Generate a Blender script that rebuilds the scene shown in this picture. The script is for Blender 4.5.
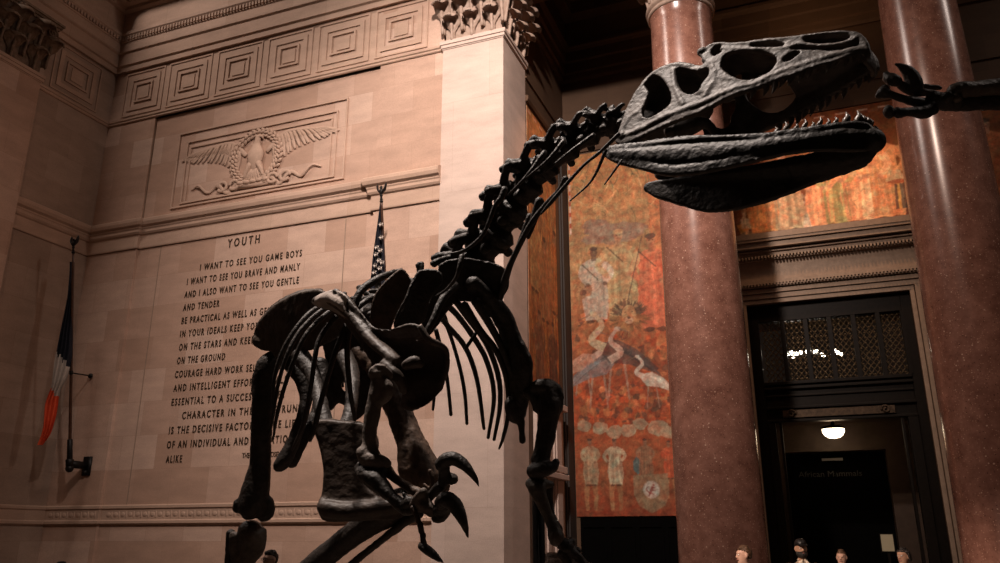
import bpy, bmesh, math, random
import numpy as np
from mathutils import Vector, Matrix
from mathutils.geometry import tessellate_polygon
from mathutils import noise as mnoise

scene = bpy.context.scene
for o in list(bpy.data.objects):
    bpy.data.objects.remove(o, do_unlink=True)
COL = scene.collection
PI = math.pi

# ------------------------------------------------------------------ camera
F, YAW, PITCH = 809.2, -0.371, 0.3067
CZ = 1.8
cy_, sy_ = math.cos(YAW), math.sin(YAW)
cp_, sp_ = math.cos(PITCH), math.sin(PITCH)
M = (np.array([[1, 0, 0], [0, cp_, sp_], [0, -sp_, cp_]])
     @ np.array([[1, 0, 0], [0, 0, -1], [0, 1, 0]])
     @ np.array([[cy_, -sy_, 0], [sy_, cy_, 0], [0, 0, 1]]))
CAMP = np.array([0, 0, CZ])
cam = bpy.data.cameras.new('camera')
cam.sensor_width = 36.0
cam.lens = F / 1000 * 36
cam.clip_start = 0.05
cam.clip_end = 200
camo = bpy.data.objects.new('camera', cam)
COL.objects.link(camo)
camo.matrix_world = Matrix(((M[0][0], -M[1][0], -M[2][0], 0),
                            (M[0][1], -M[1][1], -M[2][1], 0),
                            (M[0][2], -M[1][2], -M[2][2], CZ),
                            (0, 0, 0, 1)))
scene.camera = camo

# ------------------------------------------------------------------ world, exposure, lights
scene.view_settings.view_transform = 'Standard'
scene.view_settings.look = 'None'
scene.view_settings.gamma = 1
scene.view_settings.use_curve_mapping = False
scene.view_settings.exposure = 0.0
w = bpy.data.worlds.new('hall_air')
scene.world = w
w.use_nodes = True
w.node_tree.nodes['Background'].inputs[0].default_value = (1.0, 0.72, 0.55, 1)
w.node_tree.nodes['Background'].inputs[1].default_value = 0.008


def aim(o, target):
    d = Vector(target) - o.location
    o.rotation_euler = d.to_track_quat('-Z', 'Y').to_euler()


def area(name, loc, target, sx, sy, power, col):
    l = bpy.data.lights.new(name, 'AREA')
    l.shape = 'RECTANGLE'
    l.size, l.size_y, l.energy, l.color = sx, sy, power, col
    o = bpy.data.objects.new(name, l)
    o.location = loc
    COL.objects.link(o)
    aim(o, target)
    return o


def spot(name, loc, target, power, col, ang, blend=0.6, rad=0.2):
    l = bpy.data.lights.new(name, 'SPOT')
    l.energy, l.color, l.spot_size, l.spot_blend, l.shadow_soft_size = power, col, math.radians(ang), blend, rad
    o = bpy.data.objects.new(name, l)
    o.location = loc
    COL.objects.link(o)
    aim(o, target)
    return o


# tall daylight windows high in the end walls of the hall
area('window_light_west', (-18.3, 6.0, 23.0), (-3.0, 9.0, 6.0), 2.4, 6.0, 1500, (1.0, 0.82, 0.72))
area('window_light_east', (17.0, 13.0, 23.0), (-6.0, 14.0, 6.0), 1.1, 6.0, 650, (1.0, 0.82, 0.72))
# unseen spots high over the hall, placed to light each subject
spot('hall_spot_wall', (-3.2, 4.5, 17.0), (-6.8, 16.0, 9.6), 15500, (1.0, 0.83, 0.74), 70, 1.0, 0.3)
spot('hall_spot_panel', (-6.5, 2.0, 17.0), (-15.5, 16.0, 7.0), 700, (1.0, 0.60, 0.42), 60, 1.0, 0.3)
spot('hall_spot_mount', (-3.0, 1.9, 11.0), (-0.9, 2.8, 2.6), 4800, (1.0, 0.84, 0.74), 30, 0.8, 0.2)
spot('fill_spot_visitors', (-4.5, 4.0, 7.5), (0.1, 12.6, 1.5), 6500, (1.0, 0.76, 0.62), 25, 0.8, 0.2)  # added to brighten the visitors' faces
spot('fill_spot_columns', (-3.0, 4.0, 15.5), (0.6, 16.7, 8.5), 3000, (1.0, 0.74, 0.60), 50, 1.0, 0.25)  # added fill to brighten the column shafts
# added fill for the niche ceiling, then picture lights of the murals
spot('fill_spot_niche', (1.0, 18.6, 13.8), (1.0, 20.6, 17.0), 90, (1.0, 0.62, 0.36), 150, 1.0, 0.2)
spot('mural_lamp_front', (-3.6, 17.9, 13.9), (-4.6, 21.0, 7.2), 460, (1.0, 0.60, 0.37), 66, 1.0, 0.2)
spot('mural_lamp_door', (0.9, 18.0, 13.9), (1.2, 21.0, 9.6), 950, (1.0, 0.55, 0.30), 62, 1.0, 0.2)
spot('mural_lamp_side', (-4.3, 18.6, 13.9), (-6.2, 18.8, 6.5), 430, (1.0, 0.5, 0.26), 90, 1.0, 0.2)


# ------------------------------------------------------------------ pixel helpers (rays through the photograph)
def ray(x, y):
    return M.T @ np.array([(x - 500) / F, (y - 281.5) / F, 1.0])


def atY(x, y, Y):
    d = ray(x, y)
    return Vector(CAMP + d * (Y / d[1]))


def atX(x, y, X):
    d = ray(x, y)
    return Vector(CAMP + d * (X / d[0]))


def atD(x, y, D):
    return Vector(CAMP + ray(x, y) * D)


# ------------------------------------------------------------------ objects
def tag(o, label=None, cat=None, group=None, kind=None):
    if label: o['label'] = label
    if cat: o['category'] = cat
    if group: o['group'] = group
    if kind: o['kind'] = kind
    return o


def empty(name, loc, label=None, cat=None, group=None, rz=0):
    o = bpy.data.objects.new(name, None)
    o.empty_display_size = 0.1
    o.location = loc
    o.rotation_euler = (0, 0, rz)
    COL.objects.link(o)
    return tag(o, label, cat, group)


def link_mesh(name, me, parent=None):
    o = bpy.data.objects.new(name, me)
    COL.objects.link(o)
    if parent is not None:
        # geometry is written in world space: cancel the ancestors' offset
        o.parent = parent
        mw = Matrix.Identity(4)
        chain = []
        p = parent
        while p is not None:
            chain.append(p)
            p = p.parent
        for p in reversed(chain):
            mw = mw @ p.matrix_parent_inverse @ Matrix.LocRotScale(p.location, p.rotation_euler, p.scale)
        o.matrix_parent_inverse = mw.inverted()
    return o


def copy_tree(o, parent=None):
    c = o.copy()
    COL.objects.link(c)
    c.parent = parent
    if parent is not None:
        c.matrix_parent_inverse = o.matrix_parent_inverse.copy()
    for ch in list(o.children):
        copy_tree(ch, c)
    return c


def catmull(pts, sub):
    """pts: list of lists (any dimension) -> smooth resample"""
    P = [np.array(p, float) for p in pts]
    if len(P) < 3 or sub <= 1:
        out = []
        for a, b in zip(P[:-1], P[1:]):
            for k in range(sub):
                out.append(a + (b - a) * k / sub)
        out.append(P[-1])
        return out
    out = []
    n = len(P)
    for i in range(n - 1):
        p0 = P[i - 1] if i else 2 * P[0] - P[1]
        p1, p2 = P[i], P[i + 1]
        p3 = P[i + 2] if i + 2 < n else 2 * P[-1] - P[-2]
        for k in range(sub):
            t = k / sub
            out.append(0.5 * ((2 * p1) + (-p0 + p2) * t + (2 * p0 - 5 * p1 + 4 * p2 - p3) * t * t
                              + (-p0 + 3 * p1 - 3 * p2 + p3) * t ** 3))
    out.append(P[-1])
    return out


class MB:
    def __init__(s):
        s.v, s.f, s.m = [], [], []
        s.mi = 0
        s.colors = None

    def add(s, vs, fs, col=None):
        b = len(s.v)
        s.v += [tuple(v) for v in vs]
        for f in fs:
            s.f.append(tuple(i + b for i in f))
            s.m.append(s.mi)
            if s.colors is not None:
                s.colors.append(col)
        return s

    def box(s, x0, x1, y0, y1, z0, z1, col=None):
        vs = [(x, y, z) for z in (z0, z1) for y in (y0, y1) for x in (x0, x1)]
        return s.add(vs, [(0, 2, 3, 1), (4, 5, 7, 6), (0, 1, 5, 4), (2, 6, 7, 3), (0, 4, 6, 2), (1, 3, 7, 5)], col)

    def obox(s, c, ax, ay, az):
        """oriented box: centre and three half axis vectors"""
        c, ax, ay, az = map(Vector, (c, ax, ay, az))
        vs = [c + ax * i + ay * j + az * k for k in (-1, 1) for j in (-1, 1) for i in (-1, 1)]
        return s.add(vs, [(0, 2, 3, 1), (4, 5, 7, 6), (0, 1, 5, 4), (2, 6, 7, 3), (0, 4, 6, 2), (1, 3, 7, 5)])

    def loft(s, rings, cap=True, closed=True):
        n = len(rings[0])
        vs = [p for r in rings for p in r]
        fs = []
        for i in range(len(rings) - 1):
            for j in range(n if closed else n - 1):
                a, b = i * n + j, i * n + (j + 1) % n
                fs.append((a, b, b + n, a + n))
        if cap:
            fs.append(tuple(range(n - 1, -1, -1)))
            fs.append(tuple((len(rings) - 1) * n + j for j in range(n)))
        return s.add(vs, fs)

    def tube(s, pts, n=10, sub=4, up=None, rnd=True):
        """pts: (x,y,z,r) or (x,y,z,ra,rb); ra along the side axis, rb along the up axis"""
        P = [list(p) for p in pts]
        P = [p if len(p) == 5 else p + [p[3]] for p in P]
        Q = catmull(P, sub)
        pos = [Vector(q[:3]) for q in Q]
        tan = []
        for i in range(len(pos)):
            a, b = pos[max(i - 1, 0)], pos[min(i + 1, len(pos) - 1)]
            t = (b - a)
            tan.append(t.normalized() if t.length > 1e-9 else Vector((0, 0, 1)))
        u = Vector(up) if up is not None else (Vector((0, 0, 1)) if abs(tan[0].z) < .85 else Vector((0, 1, 0)))
        rings = []
        def ring(p, t, u, ra, rb):
            side = t.cross(u)
            if side.length < 1e-6:
                side = t.orthogonal()
            side.normalize()
            uu = side.cross(t).normalized()
            return [p + side * (ra * math.cos(2 * PI * k / n)) + uu * (rb * math.sin(2 * PI * k / n)) for k in range(n)], uu
        for i, (p, t) in enumerate(zip(pos, tan)):
            ra, rb = max(Q[i][3], 1e-4), max(Q[i][4], 1e-4)
            if rnd and i == 0:
                for e, k in ((.92, .35), (.6, .75)):
                    pass
                r0, _ = ring(p - t * min(ra, rb) * .55, t, u, ra * .45, rb * .45)
                rings.append(r0)
            r_, nu = ring(p, t, u, ra, rb)
            if up is None:
                u = nu
            rings.append(r_)
            if rnd and i == len(pos) - 1:
                r1, _ = ring(p + t * min(ra, rb) * .55, t, u, ra * .45, rb * .45)
                rings.append(r1)
        return s.loft(rings)

    def ball(s, c, rx, ry=None, rz=None, n=12, m=8, rot=None):
        ry = rx if ry is None else ry
        rz = rx if rz is None else rz
        c = Vector(c)
        rings = []
        for i in range(m + 1):
            a = PI * (i + .02) / (m + .04)
            r_ = []
            for k in range(n):
                b = 2 * PI * k / n
                v = Vector((rx * math.sin(a) * math.cos(b), ry * math.sin(a) * math.sin(b), rz * math.cos(a)))
                if rot is not None:
                    v = rot @ v
                r_.append(c + v)
            rings.append(r_)
        return s.loft(rings)

    def lathe(s, cx, cy, prof, n=32, cap=False):
        rings = [[(cx + r * math.cos(2 * PI * k / n), cy + r * math.sin(2 * PI * k / n), z) for k in range(n)] for r, z in prof]
        return s.loft(rings, cap=cap)

    def plate(s, outer, holes, fn, thick):
        """outer, holes: 2-D polylines; fn(a,b)->(Vector point, Vector normal); extruded along the normal"""
        polys = [outer] + list(holes)
        flat = [p for q in polys for p in q]
        tri = tessellate_polygon([[Vector((p[0], p[1], 0)) for p in q] for q in polys])
        n = len(flat)
        vs = []
        th = thick if callable(thick) else (lambda a, b: thick)
        for sgn in (-.5, .5):
            for p in flat:
                q, nn = fn(*p)
                vs.append(q + nn * (th(*p) * sgn))
        fs = []
        for t in tri:
            fs.append(tuple(t))
            fs.append(tuple(i + n for i in reversed(t)))
        st = 0
        for q in polys:
            L = len(q)
            for i in range(L):
                a, b = st + i, st + (i + 1) % L
                fs.append((a, b, b + n, a + n))
            st += L
        return s.add(vs, fs)

    def build(s, name, mat, parent=None, smooth=True, bevel=0, remesh=0, sm=4, disp=0, dscale=30, recalc=True):
        me = bpy.data.meshes.new(name)
        me.from_pydata(s.v, [], s.f)
        mats = mat if isinstance(mat, (list, tuple)) else [mat]
        for m in mats:
            me.materials.append(m)
        if len(mats) > 1:
            me.polygons.foreach_set('material_index', s.m)
        if s.colors is not None:
            at = me.color_attributes.new('paint', 'FLOAT_COLOR', 'CORNER')
            buf = []
            for pl, c in zip(me.polygons, s.colors):
                buf += list(c) * pl.loop_total
            at.data.foreach_set('color', buf)
        me.update()
        if recalc:
            bm = bmesh.new()
            bm.from_mesh(me)
            bmesh.ops.recalc_face_normals(bm, faces=bm.faces)
            bm.to_mesh(me)
            bm.free()
        if remesh:
            tmp = bpy.data.objects.new('tmp', me)
            COL.objects.link(tmp)
            md = tmp.modifiers.new('r', 'REMESH')
            md.mode = 'VOXEL'
            md.voxel_size = remesh
            md.adaptivity = 0
            if sm:
                m2 = tmp.modifiers.new('s', 'SMOOTH')
                m2.iterations = sm
                m2.factor = .5
            dg = bpy.context.evaluated_depsgraph_get()
            me2 = bpy.data.meshes.new_from_object(tmp.evaluated_get(dg))
            bpy.data.objects.remove(tmp)
            bpy.data.meshes.remove(me)
            me = me2
            me.name = name
            me.materials.clear()
            me.materials.append(mats[0])
            if disp:
                nv = len(me.vertices)
                co = np.empty(nv * 3)
                me.vertices.foreach_get('co', co)
                co = co.reshape(-1, 3)
                no = np.empty(nv * 3)
                me.vertex_normals.foreach_get('vector', no)
                no = no.reshape(-1, 3)
                d = np.array([mnoise.noise(Vector(c * dscale)) + .5 * mnoise.noise(Vector(c * dscale * 2.3)) for c in co])
                co += no * (d * disp)[:, None]
                me.vertices.foreach_set('co', co.ravel())
                me.update()
        if smooth:
            me.polygons.foreach_set('use_smooth', [True] * len(me.polygons))
        o = link_mesh(name, me, parent)
        if bevel:
            b = o.modifiers.new('bevel', 'BEVEL')
            b.width = bevel
            b.segments = 2
            b.limit_method = 'ANGLE'
        return o


def offset_path(path, o):
    """offset an open 2-D polyline to its right-hand side with mitred corners"""
    out = []
    n = len(path)
    dirs = []
    for a, b in zip(path[:-1], path[1:]):
        d = Vector((b[0] - a[0], b[1] - a[1])).normalized()
        dirs.append(d)
    for i, p in enumerate(path):
        if i == 0:
            nn = Vector((dirs[0].y, -dirs[0].x))
            out.append((p[0] + nn.x * o, p[1] + nn.y * o))
        elif i == n - 1:
            nn = Vector((dirs[-1].y, -dirs[-1].x))
            out.append((p[0] + nn.x * o, p[1] + nn.y * o))
        else:
            n1 = Vector((dirs[i - 1].y, -dirs[i - 1].x))
            n2 = Vector((dirs[i].y, -dirs[i].x))
            k = (n1 + n2) / (1 + n1.dot(n2))
            out.append((p[0] + k.x * o, p[1] + k.y * o))
    return out


def moulding(mb, path, prof):
    """prof: list of (offset, z); swept along path"""
    rings = []
    cols = [offset_path(path, o) for o, z in prof]
    for i in range(len(path)):
        rings.append([(cols[j][i][0], cols[j][i][1], prof[j][1]) for j in range(len(prof))])
    mb.loft(rings, cap=True, closed=True)
    return mb
# ------------------------------------------------------------------ materials
def new_mat(name):
    m = bpy.data.materials.new(name)
    m.use_nodes = True
    nt = m.node_tree
    b = nt.nodes['Principled BSDF']
    return m, nt, b


def N(nt, t, **kw):
    n = nt.nodes.new(t)
    for k, v in kw.items():
        setattr(n, k, v)
    return n


def simple(name, col, rough=.6, metal=0, emit=None, es=0, spec=None):
    m, nt, b = new_mat(name)
    b.inputs['Base Color'].default_value = (*col, 1)
    b.inputs['Roughness'].default_value = rough
    b.inputs['Metallic'].default_value = metal
    if spec is not None:
        b.inputs['Specular IOR Level'].default_value = spec
    if emit:
        b.inputs['Emission Color'].default_value = (*emit, 1)
        b.inputs['Emission Strength'].default_value = es
    return m


def noisy(name, c1, c2, scale=6, rough=.7, metal=0, bump=.3, bscale=30, detail=6, spec=.3):
    m, nt, b = new_mat(name)
    g = N(nt, 'ShaderNodeNewGeometry')
    n1 = N(nt, 'ShaderNodeTexNoise')
    n1.inputs['Scale'].default_value = scale
    n1.inputs['Detail'].default_value = detail
    n1.inputs['Roughness'].default_value = .65
    nt.links.new(g.outputs['Position'], n1.inputs['Vector'])
    r = N(nt, 'ShaderNodeValToRGB')
    r.color_ramp.elements[0].position = .32
    r.color_ramp.elements[1].position = .68
    r.color_ramp.elements[0].color = (*c1, 1)
    r.color_ramp.elements[1].color = (*c2, 1)
    nt.links.new(n1.outputs['Fac'], r.inputs['Fac'])
    nt.links.new(r.outputs['Color'], b.inputs['Base Color'])
    n2 = N(nt, 'ShaderNodeTexNoise')
    n2.inputs['Scale'].default_value = bscale
    n2.inputs['Detail'].default_value = 8
    nt.links.new(g.outputs['Position'], n2.inputs['Vector'])
    bp = N(nt, 'ShaderNodeBump')
    bp.inputs['Strength'].default_value = bump
    bp.inputs['Distance'].default_value = .01
    nt.links.new(n2.outputs['Fac'], bp.inputs['Height'])
    nt.links.new(bp.outputs['Normal'], b.inputs['Normal'])
    b.inputs['Roughness'].default_value = rough
    b.inputs['Metallic'].default_value = metal
    b.inputs['Specular IOR Level'].default_value = spec
    return m


def stone(name, c1, c2, c3, bw=1.15, bh=.86, mortar=.004, spread=.8):
    """limestone ashlar: each block its own tone, fine veins and faint joints"""
    m, nt, b = new_mat(name)
    L = nt.links.new
    g = N(nt, 'ShaderNodeNewGeometry')
    sx = N(nt, 'ShaderNodeSeparateXYZ')
    L(g.outputs['Position'], sx.inputs[0])
    ad = N(nt, 'ShaderNodeMath', operation='ADD')
    L(sx.outputs['X'], ad.inputs[0])
    L(sx.outputs['Y'], ad.inputs[1])
    cb = N(nt, 'ShaderNodeCombineXYZ')
    L(ad.outputs[0], cb.inputs['X'])
    L(sx.outputs['Z'], cb.inputs['Y'])
    br = N(nt, 'ShaderNodeTexBrick')
    br.offset = .5
    br.offset_frequency = 2
    br.inputs['Scale'].default_value = 1
    br.inputs['Brick Width'].default_value = bw
    br.inputs['Row Height'].default_value = bh
    br.inputs['Mortar Size'].default_value = mortar
    br.inputs['Mortar Smooth'].default_value = .6
    br.inputs['Bias'].default_value = 0
    br.inputs['Color1'].default_value = (0, 0, 0, 1)
    br.inputs['Color2'].default_value = (1, 1, 1, 1)
    br.inputs['Mortar'].default_value = (.5, .5, .5, 1)
    L(cb.outputs[0], br.inputs['Vector'])
    rp = N(nt, 'ShaderNodeValToRGB')
    e = rp.color_ramp.elements
    e[0].position, e[0].color = 0, (*c1, 1)
    e[1].position, e[1].color = 1, (*c3, 1)
    k = e.new(.55)
    k.color = (*c2, 1)
    L(br.outputs['Color'], rp.inputs['Fac'])
    # veining and stains
    mp = N(nt, 'ShaderNodeMapping')
    mp.inputs['Scale'].default_value = (1, 1, 3.2)
    L(g.outputs['Position'], mp.inputs['Vector'])
    n1 = N(nt, 'ShaderNodeTexNoise')
    n1.inputs['Scale'].default_value = 1.1
    n1.inputs['Detail'].default_value = 9
    n1.inputs['Roughness'].default_value = .62
    L(mp.outputs[0], n1.inputs['Vector'])
    mr = N(nt, 'ShaderNodeMapRange')
    mr.inputs['From Min'].default_value = .3
    mr.inputs['From Max'].default_value = .7
    mr.inputs['To Min'].default_value = .86
    mr.inputs['To Max'].default_value = 1.1
    L(n1.outputs['Fac'], mr.inputs['Value'])
    n3 = N(nt, 'ShaderNodeTexNoise')
    n3.inputs['Scale'].default_value = 45
    n3.inputs['Detail'].default_value = 4
    L(g.outputs['Position'], n3.inputs['Vector'])
    mr3 = N(nt, 'ShaderNodeMapRange')
    mr3.inputs['From Min'].default_value = .3
    mr3.inputs['From Max'].default_value = .7
    mr3.inputs['To Min'].default_value = .9
    mr3.inputs['To Max'].default_value = 1.08
    L(n3.outputs['Fac'], mr3.inputs['Value'])
    mm = N(nt, 'ShaderNodeMath', operation='MULTIPLY')
    L(mr.outputs[0], mm.inputs[0])
    L(mr3.outputs[0], mm.inputs[1])
    mx = N(nt, 'ShaderNodeMix', data_type='RGBA', blend_type='MULTIPLY')
    mx.inputs['Factor'].default_value = 1
    L(rp.outputs['Color'], mx.inputs['A'])
    cc = N(nt, 'ShaderNodeCombineColor')
    for i in range(3):
        L(mm.outputs[0], cc.inputs[i])
    L(cc.outputs[0], mx.inputs['B'])
    mo = N(nt, 'ShaderNodeMix', data_type='RGBA', blend_type='MULTIPLY')
    L(br.outputs['Fac'], mo.inputs['Factor'])
    L(mx.outputs['Result'], mo.inputs['A'])
    mo.inputs['B'].default_value = (.72, .68, .64, 1)
    L(mo.outputs['Result'], b.inputs['Base Color'])
    b.inputs['Roughness'].default_value = .72
    b.inputs['Specular IOR Level'].default_value = .25
    bp = N(nt, 'ShaderNodeBump')
    bp.inputs['Strength'].default_value = .25
    bp.inputs['Distance'].default_value = .01
    L(n3.outputs['Fac'], bp.inputs['Height'])
    L(bp.outputs['Normal'], b.inputs['Normal'])
    return m


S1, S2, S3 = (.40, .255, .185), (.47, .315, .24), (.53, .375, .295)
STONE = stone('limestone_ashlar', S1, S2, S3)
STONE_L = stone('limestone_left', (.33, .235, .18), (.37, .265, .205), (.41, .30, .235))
STONE_T = stone('limestone_trim', (.44, .30, .225), (.47, .325, .245), (.50, .35, .27), 2.3, 4.0)
STONE_P = stone('limestone_pilaster', (.50, .385, .325), (.53, .41, .35), (.56, .435, .375), 1.9, 2.4, .003)
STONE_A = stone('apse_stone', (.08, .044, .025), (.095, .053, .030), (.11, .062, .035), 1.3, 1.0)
STONE_C = noisy('apse_cornice_stone', (.23, .165, .12), (.31, .225, .165), 8, .7)
CAPDARK = noisy('dark_capital', (.10, .065, .04), (.24, .16, .11), 9, .6, 0, .5, 40)  # darker brown tone for the left capital and soffit beads
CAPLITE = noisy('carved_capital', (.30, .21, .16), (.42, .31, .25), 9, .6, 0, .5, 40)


def porphyry():
    m, nt, b = new_mat('red_marble')
    L = nt.links.new
    g = N(nt, 'ShaderNodeNewGeometry')
    n1 = N(nt, 'ShaderNodeTexNoise')
    n1.inputs['Scale'].default_value = 3.0
    n1.inputs['Detail'].default_value = 10
    n1.inputs['Roughness'].default_value = .75
    L(g.outputs['Position'], n1.inputs['Vector'])
    r = N(nt, 'ShaderNodeValToRGB')
    r.color_ramp.elements[0].position = .35
    r.color_ramp.elements[1].position = .7
    r.color_ramp.elements[0].color = (.15, .062, .043, 1)
    r.color_ramp.elements[1].color = (.32, .155, .112, 1)
    L(n1.outputs['Fac'], r.inputs['Fac'])
    cur = r.outputs['Color']
    for sc, th, col in ((11, .10, (.55, .36, .27)), (27, .20, (.44, .24, .17)), (17, .13, (.08, .03, .02))):
        vo = N(nt, 'ShaderNodeTexVoronoi')
        vo.inputs['Scale'].default_value = sc
        L(g.outputs['Position'], vo.inputs['Vector'])
        nn = N(nt, 'ShaderNodeTexNoise')
        nn.inputs['Scale'].default_value = sc * 2.2
        L(g.outputs['Position'], nn.inputs['Vector'])
        s1 = N(nt, 'ShaderNodeMath', operation='MULTIPLY_ADD')
        L(nn.outputs['Fac'], s1.inputs[0])
        s1.inputs[1].default_value = .3
        L(vo.outputs['Distance'], s1.inputs[2])
        mr = N(nt, 'ShaderNodeMapRange')
        mr.inputs['From Min'].default_value = th + .15
        mr.inputs['From Max'].default_value = th + .21
        mr.inputs['To Min'].default_value = .85
        mr.inputs['To Max'].default_value = 0
        L(s1.outputs[0], mr.inputs['Value'])
        # only some of the cells carry a fleck
        sp = N(nt, 'ShaderNodeSeparateColor')
        L(vo.outputs['Color'], sp.inputs[0])
        gt = N(nt, 'ShaderNodeMath', operation='GREATER_THAN')
        L(sp.outputs[0], gt.inputs[0])
        gt.inputs[1].default_value = .55
        ml = N(nt, 'ShaderNodeMath', operation='MULTIPLY')
        L(mr.outputs[0], ml.inputs[0])
        L(gt.outputs[0], ml.inputs[1])
        mx = N(nt, 'ShaderNodeMix', data_type='RGBA')
        L(ml.outputs[0], mx.inputs['Factor'])
        L(cur, mx.inputs['A'])
        mx.inputs['B'].default_value = (*col, 1)
        cur = mx.outputs['Result']
    L(cur, b.inputs['Base Color'])
    b.inputs['Roughness'].default_value = .24
    b.inputs['Specular IOR Level'].default_value = .6
    return m


MARBLE = porphyry()
BONE = noisy('fossil_bone', (.014, .011, .0092), (.046, .036, .030), 16, .5, 0, .55, 70, spec=.38)
BONE_L = noisy('pale_fossil_bone', (.085, .066, .056), (.17, .135, .115), 18, .6, 0, .5, 70)
BONE_M = noisy('brown_fossil_bone', (.045, .028, .020), (.125, .08, .055), 22, .55, 0, .5, 60)
TOOTH = noisy('tooth_enamel', (.07, .055, .045), (.16, .13, .11), 40, .35, 0, .2, 90)
IRON = noisy('black_iron', (.006, .005, .005), (.012, .010, .009), 20, .45, .3, .1, 60)
BRONZE = noisy('bronze_letters', (.035, .022, .014), (.06, .038, .022), 30, .5, .2, .1, 60)
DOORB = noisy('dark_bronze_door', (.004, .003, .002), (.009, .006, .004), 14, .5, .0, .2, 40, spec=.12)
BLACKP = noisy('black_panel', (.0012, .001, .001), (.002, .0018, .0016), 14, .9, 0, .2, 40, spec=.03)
FLOORM = noisy('marble_floor', (.10, .075, .06), (.17, .13, .10), 2, .35, 0, .05, 30)
BASEM = noisy('exhibit_base_ground', (.08, .06, .045), (.14, .105, .08), 9, .9, 0, .8, 24)


def paint_mat():
    m, nt, b = new_mat('mural_paint')
    L = nt.links.new
    at = N(nt, 'ShaderNodeVertexColor', layer_name='paint')
    g = N(nt, 'ShaderNodeNewGeometry')
    n1 = N(nt, 'ShaderNodeTexNoise')
    n1.inputs['Scale'].default_value = 7
    n1.inputs['Detail'].default_value = 8
    n1.inputs['Roughness'].default_value = .7
    n1.inputs['Distortion'].default_value = 1.2
    L(g.outputs['Position'], n1.inputs['Vector'])
    mr = N(nt, 'ShaderNodeMapRange')
    mr.inputs['From Min'].default_value = .3
    mr.inputs['From Max'].default_value = .7
    mr.inputs['To Min'].default_value = .68
    mr.inputs['To Max'].default_value = 1.25
    L(n1.outputs['Fac'], mr.inputs['Value'])
    cc = N(nt, 'ShaderNodeCombineColor')
    for i in range(3):
        L(mr.outputs[0], cc.inputs[i])
    mx = N(nt, 'ShaderNodeMix', data_type='RGBA', blend_type='MULTIPLY')
    mx.inputs['Factor'].default_value = 1
    L(at.outputs['Color'], mx.inputs['A'])
    L(cc.outputs[0], mx.inputs['B'])
    L(mx.outputs['Result'], b.inputs['Base Color'])
    b.inputs['Roughness'].default_value = .65
    b.inputs['Specular IOR Level'].default_value = .2
    return m


PAINT = paint_mat()
# ------------------------------------------------------------------ the hall's shell
WY, BAY = 16.08, 16.16          # face of the inscription wall, face of its recessed bay
LX = -18.92                     # face of the left-hand wall
SX = -6.14                      # side wall of the niche behind the columns
NY = 21.0                       # its back wall
HCAP = 13.56                    # foot of the capitals / of the frieze


def struct(mb, name, mat, **kw):
    return tag(mb.build(name, mat, smooth=False, **kw), kind='structure')


struct(MB().box(-19.5, 19, -6, 24.6, -.3, 0), 'floor', FLOORM)
# left wall, inscription wall with its shallow bay
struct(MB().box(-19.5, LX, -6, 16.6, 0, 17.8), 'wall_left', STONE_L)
mb = MB()
foot = [(-18.92, WY), (-17.1, WY), (-17.1, BAY), (-9.6, BAY), (-9.6, WY), (-7.78, WY), (-7.78, 16.9), (-18.92, 16.9)]
mb.loft([[(x, y, z) for x, y in foot] for z in (0, 17.8)])
struct(mb, 'wall_back', STONE)
# niche: side wall, back wall with the door opening, ceiling
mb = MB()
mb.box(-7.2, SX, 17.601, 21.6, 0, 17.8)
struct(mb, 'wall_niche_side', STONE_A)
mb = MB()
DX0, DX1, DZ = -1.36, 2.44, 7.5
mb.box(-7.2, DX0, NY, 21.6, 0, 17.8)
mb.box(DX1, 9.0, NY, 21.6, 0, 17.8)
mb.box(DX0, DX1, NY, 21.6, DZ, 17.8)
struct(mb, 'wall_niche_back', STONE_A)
mb = MB()
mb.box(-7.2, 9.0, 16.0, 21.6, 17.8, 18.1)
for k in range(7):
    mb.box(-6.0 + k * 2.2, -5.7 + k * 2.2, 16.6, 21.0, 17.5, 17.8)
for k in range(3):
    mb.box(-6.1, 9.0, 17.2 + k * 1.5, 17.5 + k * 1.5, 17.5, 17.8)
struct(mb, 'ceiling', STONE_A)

room_path = [(LX, 0.0), (LX, WY), (-17.1, WY), (-17.1, BAY), (-9.6, BAY), (-9.6, WY), (-7.75, WY)]
room_path_flat = [(LX, 0.0), (LX, WY), (-7.75, WY)]
# architrave, dentils and upper band
mb = MB()
moulding(mb, [(LX, 0.0), (LX, WY), (-6.9, WY)],
         [(-.05, 15.36), (.10, 15.34), (.10, 15.51), (.16, 15.54), (.16, 15.93), (.22, 15.97), (.22, 16.28), (.25, 16.30),
          (.27, 16.44), (.33, 16.50), (.33, 16.60), (.22, 16.63), (.22, 17.36), (.34, 17.40), (.36, 17.50), (.75, 17.52), (.75, 17.8), (-.05, 17.8)])
struct(mb, 'trim_1', STONE_T)
mb = MB()
k = 0
while k * .11 < 11.0:
    x = -18.6 + k * .11
    mb.box(x, x + .06, WY - .31, WY - .24, 16.33, 16.45)
    k += 1
k = 0
while k * .11 < 9.0:
    y = 15.7 - k * .11
    mb.box(LX + .24, LX + .31, y, y + .06, 16.33, 16.45)
    k += 1
struct(mb, 'trim_2', STONE_T)
# carved soffit edge at the very top
mb = MB()
for k in range(60):
    mb.ball((-18.2 + k * .2, WY - .62, 17.5), .085, .09, .05, 8, 5)
    if k < 45:
        mb.ball((LX + .62, 15.2 - k * .2, 17.5), .09, .085, .05, 8, 5)
struct(mb, 'trim_3', CAPDARK)
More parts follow.
